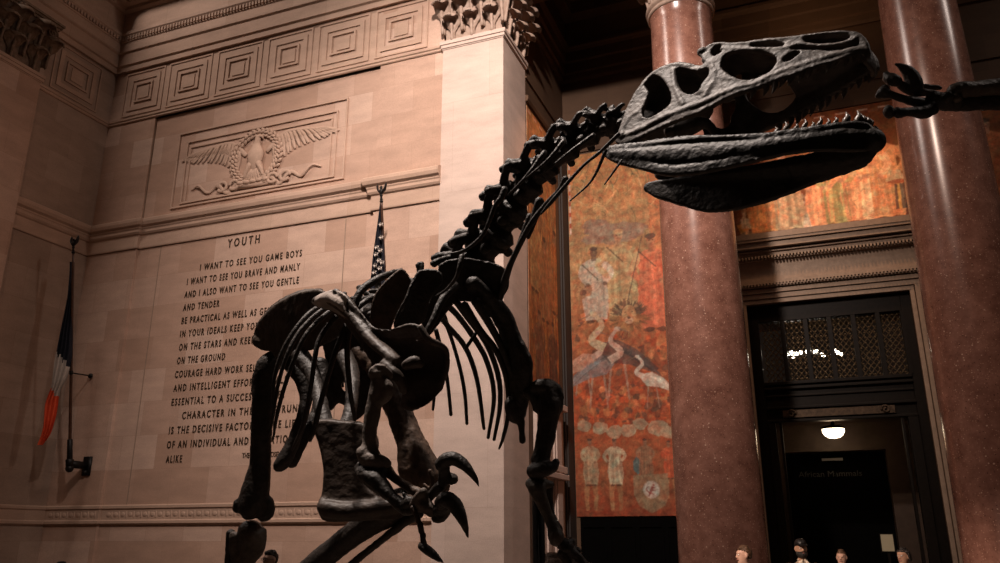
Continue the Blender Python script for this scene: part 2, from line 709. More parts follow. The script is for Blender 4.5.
# lip under the frieze
mb = MB()
moulding(mb, room_path_flat, [(-.12, HCAP), (.03, HCAP), (.05, HCAP + .02), (.05, HCAP + .07), (.08, HCAP + .09), (.08, HCAP + .15), (.03, HCAP + .18), (-.12, HCAP + .18)])
moulding(mb, [(-17.1, BAY), (-9.6, BAY)], [(-.02, HCAP), (.08, HCAP), (.08, 15.4), (-.02, 15.4)])
struct(mb, 'trim_4', STONE_T)
# string course: fascia, two rolls and a sloping top
mb = MB()
moulding(mb, room_path, [(-.02, 9.47), (.045, 9.47), (.055, 9.50), (.055, 9.84), (.10, 9.87), (.13, 9.92), (.13, 9.99), (.15, 10.02),
                         (.15, 10.05), (.22, 10.10), (.25, 10.18), (.25, 10.26), (.20, 10.30), (.03, 10.38), (-.02, 10.38)])
struct(mb, 'trim_5', STONE_T)
# dado band with carved running ornament
mb = MB()
moulding(mb, room_path, [(-.02, 2.10), (.03, 2.10), (.07, 2.14), (.07, 2.20), (.03, 2.23), (.03, 2.47), (.06, 2.50), (.06, 2.56), (.02, 2.59), (-.02, 2.59)])
for k in range(46):
    x = -18.7 + k * .235
    yy = WY - .03 if (x < -17.2 or x > -9.55) else BAY - .03
    if -17.2 <= x <= -17.0 or x > -7.9:
        continue
    mb.ball((x, yy, 2.35), .075, .022, .06, 8, 5)
    mb.ball((x + .11, yy, 2.35), .03, .02, .085, 8, 5)
struct(mb, 'trim_6', STONE_T)

# joints that frame the inscription
mb = MB()
for x in (-16.3, -10.42):
    mb.box(x - .012, x + .012, BAY - .006, BAY + .01, 2.6, 9.46)
mb.box(-17.1 - .015, -17.1 + .01, BAY - .05, BAY, 10.4, HCAP)
struct(mb, 'trim_7', STONE_C)


# square coffers of the frieze: concentric raised borders
def frame_ring(mb, x0, x1, z0, z1, wdt, y, d, axis='y'):
    """four mitred bars; axis 'y' = on a wall facing -Y, 'x' = on a wall facing +X (x0,x1 are then Y values)"""
    for (a0, a1, b0, b1) in ((x0, x1, z0, z0 + wdt), (x0, x1, z1 - wdt, z1), (x0, x0 + wdt, z0 + wdt, z1 - wdt), (x1 - wdt, x1, z0 + wdt, z1 - wdt)):
        if axis == 'y':
            mb.box(a0, a1, y - d, y - .001, b0, b1)
        else:
            mb.box(y + .001, y + d, a0, a1, b0, b1)


def coffer(a0, a1, axis, y):
    mb = MB()
    z0, z1 = 13.80, 15.27
    frame_ring(mb, a0, a1, z0, z1, .045, y, .03, axis)
    frame_ring(mb, a0 + .17, a1 - .17, z0 + .17, z1 - .17, .13, y, .035, axis)
    frame_ring(mb, a0 + .42, a1 - .42, z0 + .42, z1 - .42, .05, y, .05, axis)
    c, cz = (a0 + a1) / 2, (z0 + z1) / 2
    if axis == 'y':
        mb.box(c - .2, c + .2, y - .03, y - .001, cz - .2, cz + .2)
    else:
        mb.box(y + .001, y + .03, c - .2, c + .2, cz - .2, cz + .2)
    return mb


names = ['in the corner, first from the left', 'second from the corner', 'third from the corner', 'fourth from the corner', 'fifth from the corner', 'nearest the light pilaster capital']
for i, (a, b) in enumerate([(-18.45, -16.95), (-16.78, -15.22), (-15.02, -13.45), (-13.27, -11.78), (-11.6, -9.98), (-9.8, -8.25)]):
    o = coffer(a, b, 'y', WY).build('frieze_panel', STONE_T, smooth=False)
    tag(o, 'carved square stone frieze panel above the inscription, ' + names[i], 'carved panel', 'square panels of the frieze')
o = coffer(13.95, 15.55, 'x', LX).build('frieze_panel', STONE_T, smooth=False)
tag(o, 'carved square stone frieze panel on left wall beside the dark capital', 'carved panel', 'square panels of the frieze')

# ------------------------------------------------------------------ pilasters
def pilaster_ring(mb, x0, x1, y0, y1, z, o):
    mb.box(x0 - o, x1 + o, y0 - o, y1 + o, z[0], z[1])


tr = empty('stone_pilaster', (-6.95, 16.8, 0), 'pale stone pilaster with leafy capital between inscription wall and red mural', 'pilaster')
PX0, PX1, PY0, PY1 = -7.77, SX, 16.0, 17.6
MB().box(PX0, PX1, PY0, PY1, .6, HCAP).build('shaft', STONE_P, tr, smooth=False, bevel=.006)
mb = MB()
for o_, a, b in ((.02, HCAP, HCAP + .03), (.045, HCAP + .03, HCAP + .09), (.015, HCAP + .09, HCAP + .12), (.07, HCAP + .12, HCAP + .20)):
    pilaster_ring(mb, PX0, PX1, PY0, PY1, (a - .03, b), o_)
mb.build('astragal', STONE_P, tr, smooth=False, bevel=.01)
mb = MB()
for o_, a, b in ((.14, 0, .35), (.08, .35, .5), (.04, .5, .62)):
    pilaster_ring(mb, PX0, PX1, PY0, PY1, (a, b), o_)
mb.build('plinth', STONE_P, tr, smooth=False, bevel=.012)


def leaf_bm(base, out, side, h, wd, curl, seed=0, drop=160):
    """one palm-like leaf: slim stem, fanned and ribbed blade whose tip rolls outward"""
    base, out, side = Vector(base), Vector(out), Vector(side)
    up = Vector((0, 0, 1))
    nt_, ns = 14, 12
    rc = curl
    layers = []
    for lay in (0, 1):
        rows = []
        for i in range(nt_ + 1):
            t = i / nt_
            if t < .6:
                z, o_ = h * t / .6, .03 + .10 * h * (t / .6) ** 2
                dz, do = 1, 0
            else:
                a = (t - .6) / .4 * math.radians(drop)
                z, o_ = h + rc * math.sin(a), .03 + .10 * h + rc * (1 - math.cos(a))
            wt = wd * (.22 + .78 * max(0, min(1, (t - .25) / .4)) ** 1.3)
            if t > .8:
                wt *= 1 - .22 * ((t - .8) / .2) ** 2
            row = []
            for j in range(ns + 1):
                s_ = j / ns * 2 - 1
                rib = .12 * wd * abs(math.sin(s_ * PI * 2.5)) * min(1, t * 1.6)
                cup = -.35 * wd * s_ * s_ * (1 if t > .4 else .6)
                tipz = -.28 * h * .25 * abs(s_) ** 2 * (t > .5) - (.05 * h * (j % 2) if i == nt_ else 0)
                p = base + side * (s_ * wt) + up * (z + tipz) + out * (o_ + rib + cup - lay * .035)
                row.append(p)
            rows.append(row)
        layers.append(rows)
    rings = []
    for i in range(nt_ + 1):
        rings.append(layers[0][i] + layers[1][i][::-1])
    m = MB()
    m.loft(rings)
    # stem rib
    m.tube([(*(base + out * .05), .045), (*(base + out * (.06 + .05 * h) + up * h * .45), .04), (*(base + out * (.07 + .1 * h) + up * h * .9), .05)], 8, 3)
    return m


def square_capital(parent, x0, x1, y0, y1, faces, mat, z0=HCAP + .2):
    """faces: list of ('S'|'E'|'N') = facing -Y, +X, +Y"""
    H = 15.36 - z0
    mb = MB()
    rings = []
    for k, (t, o_) in enumerate(((0, -.06), (.3, -.05), (.7, .0), (.9, .08), (.93, .10))):
        z = z0 + H * t
        rings.append([(x0 - o_, y0 - o_, z), (x1 + o_, y0 - o_, z), (x1 + o_, y1 + o_, z), (x0 - o_, y1 + o_, z)])
    mb.loft(rings)
    mb.build('bell', mat, parent, smooth=False)
    mb = MB()
    for o_, a, b in ((.16, .90, .94), (.20, .94, .985), (.24, .985, 1.03)):
        mb.box(x0 - o_, x1 + o_, y0 - o_, y1 + o_, z0 + H * a, z0 + H * b)
    mb.build('abacus', mat, parent, smooth=False, bevel=.012)
    for fc in faces:
        if fc == 'S':
            a0, a1, fix, out, side = x0, x1, y0, (0, -1, 0), (1, 0, 0)
        elif fc == 'N':
            a0, a1, fix, out, side = x0, x1, y1, (0, 1, 0), (1, 0, 0)
        else:
            a0, a1, fix, out, side = y0, y1, x1, (1, 0, 0), (0, 1, 0)
        L = a1 - a0
        nrow = 3
        for row, (h, n, off, cl, wf) in enumerate(((.46, nrow, .5, .16, .40), (.90, nrow + 1, 0, .18, .42), (1.22, nrow, .5, .19, .42))):
            for k in range(n):
                a = a0 + L * (k + off) / nrow
                b = (a, fix, z0) if fc in 'SN' else (fix, a, z0)
                if row > 0:
                    b = (b[0], b[1], z0 + h * .25)
                    hh = h * .75
                else:
                    hh = h
                leaf_bm(b, out, side, hh, L / nrow * wf, cl).build('leaf', mat, parent)
        # volutes under the abacus corners and a rosette between them
        for a in (a0 + .02, a1 - .02):
            b = Vector((a, fix, 0)) if fc in 'SN' else Vector((fix, a, 0))
            m = MB()
            pts = []
            for q in range(22):
                an = q / 21 * 3.6 * PI
                r_ = .16 * (1 - q / 24)
                sg = 1 if a > (a0 + a1) / 2 else -1
                p = b + Vector(out) * .14 + Vector(side) * (sg * (-.02 + r_ * math.cos(an))) + Vector((0, 0, z0 + H * .80 + r_ * math.sin(an)))
                pts.append((*p, .035, .035))
            m.tube(pts, 7, 2)
            m.build('volute', mat, parent)
        c = (a0 + a1) / 2
        b = Vector((c, fix, z0 + H * .93)) if fc in 'SN' else Vector((fix, c, z0 + H * .93))
        m = MB()
        for q in range(6):
            an = q * PI / 3
            p = b + Vector(out) * .2 + Vector(side) * (.09 * math.cos(an)) + Vector((0, 0, .09 * math.sin(an)))
            m.ball(p, .055, .055, .055, 8, 6)
        m.ball(b + Vector(out) * .24, .05)
        m.build('rosette', mat, parent)


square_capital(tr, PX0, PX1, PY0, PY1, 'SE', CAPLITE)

tl = empty('stone_pilaster', (LX + .06, 12.8, 0), 'brown stone pilaster with dark leafy capital on the left wall, cut by frame', 'pilaster')
LY0, LY1, LPO = 11.4, 13.44, .36
MB().box(LX + .001, LX + LPO, LY0, LY1, .6, HCAP).build('shaft', STONE, tl, smooth=False, bevel=.006)
mb = MB()
for o_, a, b in ((.02, HCAP, HCAP + .03), (.05, HCAP + .03, HCAP + .09), (.02, HCAP + .09, HCAP + .12), (.07, HCAP + .12, HCAP + .19)):
    mb.box(LX + .001, LX + LPO + o_, LY0 - o_, LY1 + o_, a - .03, b)
mb.build('astragal', STONE_T, tl, smooth=False, bevel=.01)
mb = MB()
for o_, a, b in ((.14, 0, .35), (.08, .35, .5), (.04, .5, .62)):
    mb.box(LX + .001, LX + LPO + o_, LY0 - o_, LY1 + o_, a, b)
mb.build('plinth', STONE_T, tl, smooth=False, bevel=.012)
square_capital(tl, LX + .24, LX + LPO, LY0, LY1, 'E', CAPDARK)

# beam that the pilasters and columns carry, over the mouth of the niche
mb = MB()
mb.box(-7.2, 9.0, 16.05, 17.4, 15.36, 17.8)
mb.box(-7.2, 9.0, 16.0, 17.45, 15.75, 17.8)
mb.box(-7.2, 9.0, 15.9, 17.55, 16.4, 17.8)
struct(mb, 'trim_8', STONE_A, bevel=.01)

# ------------------------------------------------------------------ columns
def column(cx, label):
    cy = 16.71
    t = empty('marble_column', (cx, cy, 0), label, 'column', 'red marble columns of the niche')
    MB().lathe(cx, cy, [(.78, .98), (.86, 1.0), (.845, 1.12), (.832, 1.3), (.822, 3.0), (.808, 5.0), (.79, 7.0), (.768, 9.0), (.742, 11.0),
                        (.715, 12.6), (.702, 13.2), (.70, 13.36), (.722, 13.42), (.722, 13.46), (.6, 13.5)], 72).build('shaft', MARBLE, t)
    mb = MB()
    mb.lathe(cx, cy, [(.66, 13.42), (.735, 13.43), (.765, 13.46), (.765, 13.5), (.735, 13.53), (.75, 13.55), (.79, 13.57), (.80, 13.62), (.79, 13.67), (.75, 13.70), (.6, 13.7)], 72)
    mb.build('astragal', CAPLITE, t)
    mb = MB()
    mb.lathe(cx, cy, [(1.1, .40), (1.12, .45), (1.12, .56), (1.08, .63), (1.0, .66), (.93, .72), (.95, .8), (1.0, .84), (1.0, .92), (.95, .98), (.8, 1.0)], 56)
    mb.box(cx - 1.15, cx + 1.15, cy - 1.15, cy + 1.15, 0, .42)
    mb.build('base', STONE_C, t)
    z0 = 13.66
    MB().lathe(cx, cy, [(.6, z0), (.64, z0 + .1), (.66, z0 + .8), (.74, z0 + 1.3), (.86, z0 + 1.52), (.5, z0 + 1.52)], 40).build('bell', CAPLITE, t)
    MB().box(cx - .98, cx + .98, cy - .98 + .3, cy + .98 - .3, z0 + 1.5, 15.36).box(cx - .9, cx + .9, cy - .66, cy + .66, z0 + 1.52, 15.36).build('abacus', CAPLITE, t, smooth=False, bevel=.02)
    for row, (h, n, off, cl, wf) in enumerate(((.5, 10, 0, .13, .21), (.95, 10, .5, .14, .22), (1.2, 8, 0, .15, .2))):
        for k in range(n):
            a = 2 * PI * (k + off) / n
            out = (math.cos(a), math.sin(a), 0)
            side = (-math.sin(a), math.cos(a), 0)
            zb = z0 + (0 if row == 0 else h * .25)
            hh = h if row == 0 else h * .75
            leaf_bm((cx + .64 * out[0], cy + .64 * out[1], zb), out, side, hh, wf, cl).build('leaf', CAPLITE, t)
    return t


column(-1.94, 'speckled red marble column behind the dinosaur jaw, left of the dark doorway')
column(2.93, 'speckled red marble column right of the dark doorway, crossed by the pointing bone foot')

# ------------------------------------------------------------------ niche details
mb = MB()
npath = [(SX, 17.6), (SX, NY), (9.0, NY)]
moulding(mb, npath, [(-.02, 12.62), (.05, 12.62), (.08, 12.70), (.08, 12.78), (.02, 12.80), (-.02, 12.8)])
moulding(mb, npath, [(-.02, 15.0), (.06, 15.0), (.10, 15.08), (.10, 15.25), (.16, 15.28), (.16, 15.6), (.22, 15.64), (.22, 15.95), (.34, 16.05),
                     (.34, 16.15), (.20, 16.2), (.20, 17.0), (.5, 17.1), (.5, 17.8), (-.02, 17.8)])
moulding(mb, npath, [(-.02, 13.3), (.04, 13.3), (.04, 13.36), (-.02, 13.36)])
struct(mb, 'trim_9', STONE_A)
# stone casing at the foot of the side wall
mb = MB()
mb.box(SX, SX + .10, 17.9, 19.95, 0, 4.9)
mb.box(SX, SX + .14, 18.5, 18.75, 0, 4.9)
mb.box(SX, SX + .14, 19.1, 19.7, 0, 4.9)
mb.box(SX, SX + .17, 19.2, 19.6, 0, 4.9)
mb.box(SX, SX + .24, 18.2, 19.95, 3.15, 3.28)
mb.box(SX, SX + .20, 18.2, 19.95, 3.32, 3.48)
mb.box(SX, SX + .24, 18.2, 19.95, 4.85, 5.0)
struct(mb, 'trim_10', STONE_P, bevel=.012)

# door surround: three stepped fasciae, frieze slab and crown moulding
mb = MB()
for o_, a, b in ((.04, 0, .10), (.07, .12, .24), (.11, .26, .37)):
    mb.box(DX0 - b, DX0 - a, NY - o_, NY + .02, 0, DZ + a)
    mb.box(DX1 + a, DX1 + b, NY - o_, NY + .02, 0, DZ + a)
    mb.box(DX0 - b, DX1 + b, NY - o_, NY + .02, DZ + a, DZ + b)
mb.box(DX0 - .4, DX0 - .37, NY - .14, NY, 0, DZ + .4)
mb.box(DX1 + .37, DX1 + .42, NY - .14, NY, 0, DZ + .4)
struct(mb, 'trim_11', STONE_C, bevel=.008)
mb = MB()
x0, x1 = -3.1, 6.0
for o_, a, b in ((.16, 7.90, 7.96), (.20, 7.98, 8.06), (.10, 8.06, 8.62), (.16, 8.62, 8.68), (.24, 8.70, 8.80), (.30, 8.80, 8.84), (.42, 8.88, 9.02), (.48, 9.03, 9.10), (.5, 9.10, 9.25)):
    mb.box(x0, x1, NY - o_, NY + .02, a, b)
k = x0
while k < x1:
    mb.box(k, k + .04, NY - .24, NY - .14, 7.92, 7.97)
    mb.box(k, k + .04, NY - .33, NY - .2, 8.62, 8.69)
    k += .08
struct(mb, 'trim_12', STONE_C)

# dark opening below the tall mural
mb = MB()
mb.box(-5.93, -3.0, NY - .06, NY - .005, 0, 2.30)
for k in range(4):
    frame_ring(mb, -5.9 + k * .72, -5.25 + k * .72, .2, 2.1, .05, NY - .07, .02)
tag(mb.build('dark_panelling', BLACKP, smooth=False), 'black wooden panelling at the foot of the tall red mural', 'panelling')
# corner post between the murals
mb = MB()
mb.box(SX + .002, SX + .09, 20.45, NY - .002, 0, 12.6)
mb.box(SX + .002, SX + .05, 20.35, NY - .002, 0, 12.6)
tag(mb.build('corner_post', simple('dark_corner_wood', (.014, .008, .005), .7), smooth=False, bevel=.008), 'narrow dark brown post standing between the two red murals', 'post')

# ------------------------------------------------------------------ bronze door with grille
DY = 21.25
d = tag(empty('door_1', ((DX0 + DX1) / 2, DY, 0)), kind='structure')
mb = MB()
mb.box(DX0, -1.12, DY - .12, DY + .1, 0, DZ)
mb.box(2.22, DX1, DY - .12, DY + .1, 0, DZ)
mb.box(-1.12, 2.22, DY - .12, DY + .1, 7.05, DZ)
mb.box(-1.12, 2.22, DY - .1, DY + .1, 4.52, 5.42)
for z0_, z1_, o_ in ((5.42, 5.50, .16), (5.30, 5.36, .18), (5.12, 5.17, .14), (4.82, 4.88, .18), (4.50, 4.56, .17)):
    mb.box(-1.12, 2.22, DY - o_, DY + .1, z0_, z1_)
mb.box(-1.12, -.95, DY - .16, DY + .1, 0, 4.5)
mb.box(-.86, -.80, DY - .12, DY + .1, 0, 4.5)
mb.box(2.0, 2.22, DY - .16, DY + .1, 0, 4.5)
mb.box(1.86, 1.92, DY - .12, DY + .1, 0, 4.5)
mb.build('door_frame', DOORB, d, smooth=False, bevel=.01)
# carved scroll over the opening
mb = MB()
mb.box(-.75, 1.75, DY - .17, DY - .1, 4.60, 4.78)
for sg, cx in ((1, -.55), (-1, 1.55)):
    pts = []
    for q in range(16):
        an = q / 15 * 2.6 * PI
        r_ = .10 * (1 - q / 20)
        pts.append((cx + sg * r_ * math.cos(an), DY - .2, 4.69 + r_ * math.sin(an), .025))
    mb.tube(pts, 6, 2)
mb.build('carved_lintel', noisy('worn_bronze', (.03, .02, .013), (.10, .065, .04), 12, .4, .5, .3, 40), d, smooth=False)
# six lattice lights in the transom
for k in range(6):
    a, b = -1.10 + k * .553, -1.10 + (k + 1) * .553
    mb = MB()
    mb.box(b - .05, b + .05, DY - .13, DY + .05, 5.5, 7.05)
    mb.build('mullion', DOORB, d, smooth=False)
    mb = MB()
    st = .135
    x0, x1, z0_, z1_ = a + .05, b - .05, 5.5, 7.05
    for q in range(-8, 22):
        for sg in (1, -1):
            # line z = z0 + sg*1.25*(x-x0) + q*st*1.25
            cc = z0_ + q * st * 1.25
            pts = []
            for x in (x0, x1):
                pts.append((x, cc + sg * 1.25 * (x - x0) + (0 if sg > 0 else .2)))
            (xa, za), (xb, zb) = pts
            # clip in z
            def clip(xa, za, xb, zb):
                for lim, up_ in ((z0_, 0), (z1_, 1)):
                    ina = za >= lim if not up_ else za <= lim
                    inb = zb >= lim if not up_ else zb <= lim
                    if not ina and not inb:
                        return None
                    if ina != inb:
                        t_ = (lim - za) / (zb - za)
                        xm = xa + (xb - xa) * t_
                        if ina: xb, zb = xm, lim
                        else: xa, za = xm, lim
                return xa, za, xb, zb
            r_ = clip(xa, za, xb, zb)
            if r_ is None: continue
            xa, za, xb, zb = r_
            if abs(xa - xb) < .02: continue
            mb.tube([(xa, DY - .02, za, .011), (xb, DY - .02, zb, .011)], 5, 1, rnd=False)
            for q2 in range(1):
                pass
    for q in range(12):
        for r2 in range(4):
            x = x0 + (r2 + .5) * (x1 - x0) / 4
            z = z0_ + (q + .5) * (z1_ - z0_) / 12
            mb.ball((x, DY - .03, z), .022, .012, .022, 6, 4)
    mb.build('lattice', noisy('gilt_lattice', (.05, .032, .016), (.12, .08, .04), 20, .4, .6, .1, 60), d, smooth=False)
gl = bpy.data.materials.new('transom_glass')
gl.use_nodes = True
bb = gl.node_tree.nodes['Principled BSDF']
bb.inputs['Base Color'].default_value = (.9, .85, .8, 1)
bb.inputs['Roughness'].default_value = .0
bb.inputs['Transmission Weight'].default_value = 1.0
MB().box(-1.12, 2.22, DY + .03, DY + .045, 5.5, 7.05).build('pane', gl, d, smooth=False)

# vestibule behind the door
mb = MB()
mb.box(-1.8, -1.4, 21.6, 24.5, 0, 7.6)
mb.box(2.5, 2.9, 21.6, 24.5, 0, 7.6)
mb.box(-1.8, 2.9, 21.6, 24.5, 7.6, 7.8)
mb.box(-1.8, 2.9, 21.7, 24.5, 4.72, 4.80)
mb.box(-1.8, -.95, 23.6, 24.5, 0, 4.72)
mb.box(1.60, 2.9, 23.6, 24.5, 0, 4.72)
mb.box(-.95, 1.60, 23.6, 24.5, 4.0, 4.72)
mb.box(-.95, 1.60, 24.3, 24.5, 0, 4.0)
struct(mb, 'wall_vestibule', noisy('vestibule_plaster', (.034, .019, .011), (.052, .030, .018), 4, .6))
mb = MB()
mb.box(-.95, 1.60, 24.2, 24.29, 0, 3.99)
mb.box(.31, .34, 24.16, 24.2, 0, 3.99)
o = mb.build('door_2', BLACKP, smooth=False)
tag(o, kind='structure')
bar = MB().box(.02, .55, 24.12, 24.2, 3.80, 3.86).build('door_closer', simple('pale_metal', (.25, .24, .23), .4), o, smooth=False)
# faint lettering over the inner door


def text_mesh(name, body, size, mat, parent, origin, width=None, ext=.006, align='LEFT', offset=0, sc=1.0):
    cu = bpy.data.curves.new('txt', 'FONT')
    cu.body = body
    cu.size = size
    cu.extrude = ext
    cu.offset = offset
    cu.space_character = sc
    cu.resolution_u = 3
    cu.align_x = 'LEFT'
    t = bpy.data.objects.new('txt', cu)
    COL.objects.link(t)
    dg = bpy.context.evaluated_depsgraph_get()
    me = bpy.data.meshes.new_from_object(t.evaluated_get(dg))
    bpy.data.objects.remove(t)
    nv = len(me.vertices)
    co = np.empty(nv * 3)
    me.vertices.foreach_get('co', co)
    co = co.reshape(-1, 3)
    x0, x1 = co[:, 0].min(), co[:, 0].max()
    k = (width / (x1 - x0)) if width else 1
    nx = (co[:, 0] - x0) * k
    if align == 'CENTER':
        nx -= (x1 - x0) * k / 2
    out = np.stack([nx + origin[0], -co[:, 2] + origin[1], co[:, 1] + origin[2]], 1)
    polys = [list(p.vertices) for p in me.polygons]
    bpy.data.meshes.remove(me)
    ext_ = sorted((min(out[i][0] for i in p), max(out[i][0] for i in p)) for p in polys)
    runs = [list(ext_[0])]
    for a_, b_ in ext_[1:]:
        if a_ > runs[-1][1] + 1e-4:
            runs.append([a_, b_])
        else:
            runs[-1][1] = max(runs[-1][1], b_)
    gaps = sorted(((runs[i + 1][0] - runs[i][1], (runs[i + 1][0] + runs[i][1]) / 2) for i in range(len(runs) - 1)), reverse=True)
    cuts = sorted(g[1] for g in gaps[:len(body.split()) - 1])
    res = None
    for q in range(len(cuts) + 1):
        lo = cuts[q - 1] if q else -1e9
        hi = cuts[q] if q < len(cuts) else 1e9
        use = [p for p in polys if lo < sum(out[i][0] for i in p) / len(p) < hi]
        ids = sorted({i for p in use for i in p})
        mp_ = {i: n_ for n_, i in enumerate(ids)}
        m2 = bpy.data.meshes.new(name)
        m2.from_pydata([tuple(out[i]) for i in ids], [], [[mp_[i] for i in p] for p in use])
        m2.materials.append(mat)
        m2.update()
        res = link_mesh(name, m2, parent)
    return res


text_mesh('word', 'African Mammals', .22, simple('dim_letters', (.010, .008, .007), .5), o, (-.62, 24.19, 3.38), 1.6, .006)

# globe lamp on the vestibule ceiling
p = atY(833.5, 432, 22.6)
t = empty('ceiling_lamp', (p.x, p.y, 4.72), 'glowing white bowl lamp on the ceiling just inside the dark doorway', 'lamp')
glow = simple('lamp_glass', (1, .9, .75), .4, emit=(1.0, .78, .52), es=9)
rings = [(.02, p.z - .16), (.14, p.z - .14), (.22, p.z - .08), (.265, p.z + .0), (.27, p.z + .07), (.25, p.z + .09)]
MB().lathe(p.x, p.y, rings, 32, True).build('glass_bowl', glow, t)
MB().lathe(p.x, p.y, [(.27, p.z + .07), (.285, p.z + .08), (.285, p.z + .12), (.2, p.z + .15), (.05, p.z + .17), (.03, 4.70), (.12, 4.71), (.12, 4.72)], 32).build('lamp_rim', DOORB, t)
pl = bpy.data.lights.new('lamp_light', 'POINT')
pl.energy, pl.color, pl.shadow_soft_size = 6, (1, .62, .35), .15
po = bpy.data.objects.new('lamp_light', pl)
po.location = (p.x, p.y, p.z - .3)
COL.objects.link(po)

# added glowing balls stand in for lamp reflections in the transom glass
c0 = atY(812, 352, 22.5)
t = empty('transom_glints', (c0.x, c0.y, c0.z), 'added glowing balls standing for lamp reflections behind the lattice over the doorway', 'transom_glints')
mb = MB()
mb.tube([(c0.x, c0.y, c0.z - .1, .03), (c0.x, c0.y, 7.6, .02)], 8, 1)
mb.tube([(c0.x - .72, c0.y, c0.z - .06, .02), (c0.x, c0.y, c0.z - .10, .03), (c0.x + .72, c0.y, c0.z - .06, .02)], 8, 4)
mb.build('glint_arm', DOORB, t)
glint_ball = simple('glint_glow', (1, .95, .85), .4, emit=(1, .93, .80), es=30)
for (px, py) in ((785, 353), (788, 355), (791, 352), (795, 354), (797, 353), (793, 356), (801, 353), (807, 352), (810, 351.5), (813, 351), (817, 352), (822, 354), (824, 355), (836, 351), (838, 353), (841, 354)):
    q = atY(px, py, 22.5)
    MB().ball((q.x, q.y + random.Random(px).uniform(-.1, .1), q.z), .045, .045, .05, 8, 6).build('glint_ball', glint_ball, t)

# lit notice in the doorway
q = atY(886, 541, 24.0)
t = empty('notice_stand', (q.x, 23.4, 0), 'small pale lit notice on a stand inside the doorway', 'sign')
q = atY(887, 542, 23.4)
MB().box(q.x - .13, q.x + .15, 23.40, 23.43, q.z - .22, q.z + .18).build('notice', simple('lit_notice', (.3, .24, .15), .5, emit=(1, .75, .45), es=.05), t, smooth=False)
mb = MB().box(q.x - .16, q.x + .18, 23.43, 23.46, q.z - .25, q.z + .21)
mb.box(q.x - .02, q.x + .04, 23.44, 23.48, .02, q.z)
mb.box(q.x - .2, q.x + .22, 23.3, 23.6, 0, .03)
mb.build('stand', DOORB, t, smooth=False)
# ------------------------------------------------------------------ inscription
IY = BAY - .004
ins = empty('wall_inscription', (-13.36, BAY, 6.2), 'bronze letters headed YOUTH set in the stone wall, partly hidden by ribs', 'inscription')
h_ = text_mesh('heading_word', 'YOUTH', .33, BRONZE, ins, (atY(227.5, 247, IY).x, IY, 9.12 - .0), 1.02, .012, sc=1.6, offset=.004)
lines = ['I WANT TO SEE YOU GAME BOYS', 'I WANT TO SEE YOU BRAVE AND MANLY', 'AND I ALSO WANT TO SEE YOU GENTLE', 'AND TENDER', 'BE PRACTICAL AS WELL AS GENEROUS',
         'IN YOUR IDEALS KEEP YOUR EYES', 'ON THE STARS AND KEEP YOUR FEET', 'ON THE GROUND', 'COURAGE HARD WORK SELF MASTERY', 'AND INTELLIGENT EFFORT ARE ALL',
         'ESSENTIAL TO A SUCCESSFUL LIFE', 'CHARACTER IN THE LONG RUN', 'IS THE DECISIVE FACTOR IN THE LIFE', 'OF AN INDIVIDUAL AND OF NATIONS', 'ALIKE']
z1_, z15 = 8.60, 3.60
# left end px and width (m) of each line
lx = [(200, 270), (187, 284), (184.5, 297), (183, 311), (181.5, 324), (180, 337), (179, 350), (177, 363.5), (175, 377), (173.5, 391), (171.5, 405), (182, 419), (169, 433), (167, 446.5), (166, 461)]
wd = [3.20, 3.55, 3.58, 1.18, 3.40, 3.10, 3.45, 1.52, 3.5, 3.45, 3.42, 3.42, 3.86, 3.86, .5]
for i, s_ in enumerate(lines):
    z = z1_ + (z15 - z1_) * i / 14
    text_mesh('word', s_, .25, BRONZE, ins, (atY(*lx[i], IY).x, IY, z - .02), wd[i], .010, sc=1.4, offset=.004)
text_mesh('signature_word', 'THEODORE ROOSEVELT', .17, BRONZE, ins, (atY(242, 459, IY).x, IY, 3.62), 1.28, .010)

# ------------------------------------------------------------------ eagle relief in its sunk frame
ea = empty('eagle_relief', (-13.36, BAY, 11.6), 'carved stone eagle in a wreath with spread wings above the inscription', 'relief')
mb = MB()
frame_ring(mb, -16.14, -10.55, 10.52, 12.86, .05, BAY, .05)
frame_ring(mb, -15.82, -10.84, 10.62, 12.55, .05, BAY, .045)
frame_ring(mb, -15.68, -11.00, 10.66, 12.36, .04, BAY, .04)
mb.build('sunk_frame', STONE_T, ea, smooth=False, bevel=.006)
cx, cz = -13.36, 11.62
rw = .74
yb = BAY - .02
mb = MB()
rnd = random.Random(3)
for k in range(34):
    a = 2 * PI * k / 34
    for rr, off in ((-.085, 0), (.085, .09), (0, .045)):
        a2 = a + off
        r_ = rw + rr
        rot = Matrix.Rotation(-a2, 3, 'Y') @ Matrix.Rotation(.5 * (1 if rr > 0 else -1), 3, 'Y')
        mb.ball((cx + r_ * math.cos(a2), yb - (.05 if rr == 0 else .02), cz + r_ * math.sin(a2) * 1.0), .05, .045, .085, 6, 5, rot)
mb.build('wreath', STONE_T, ea)
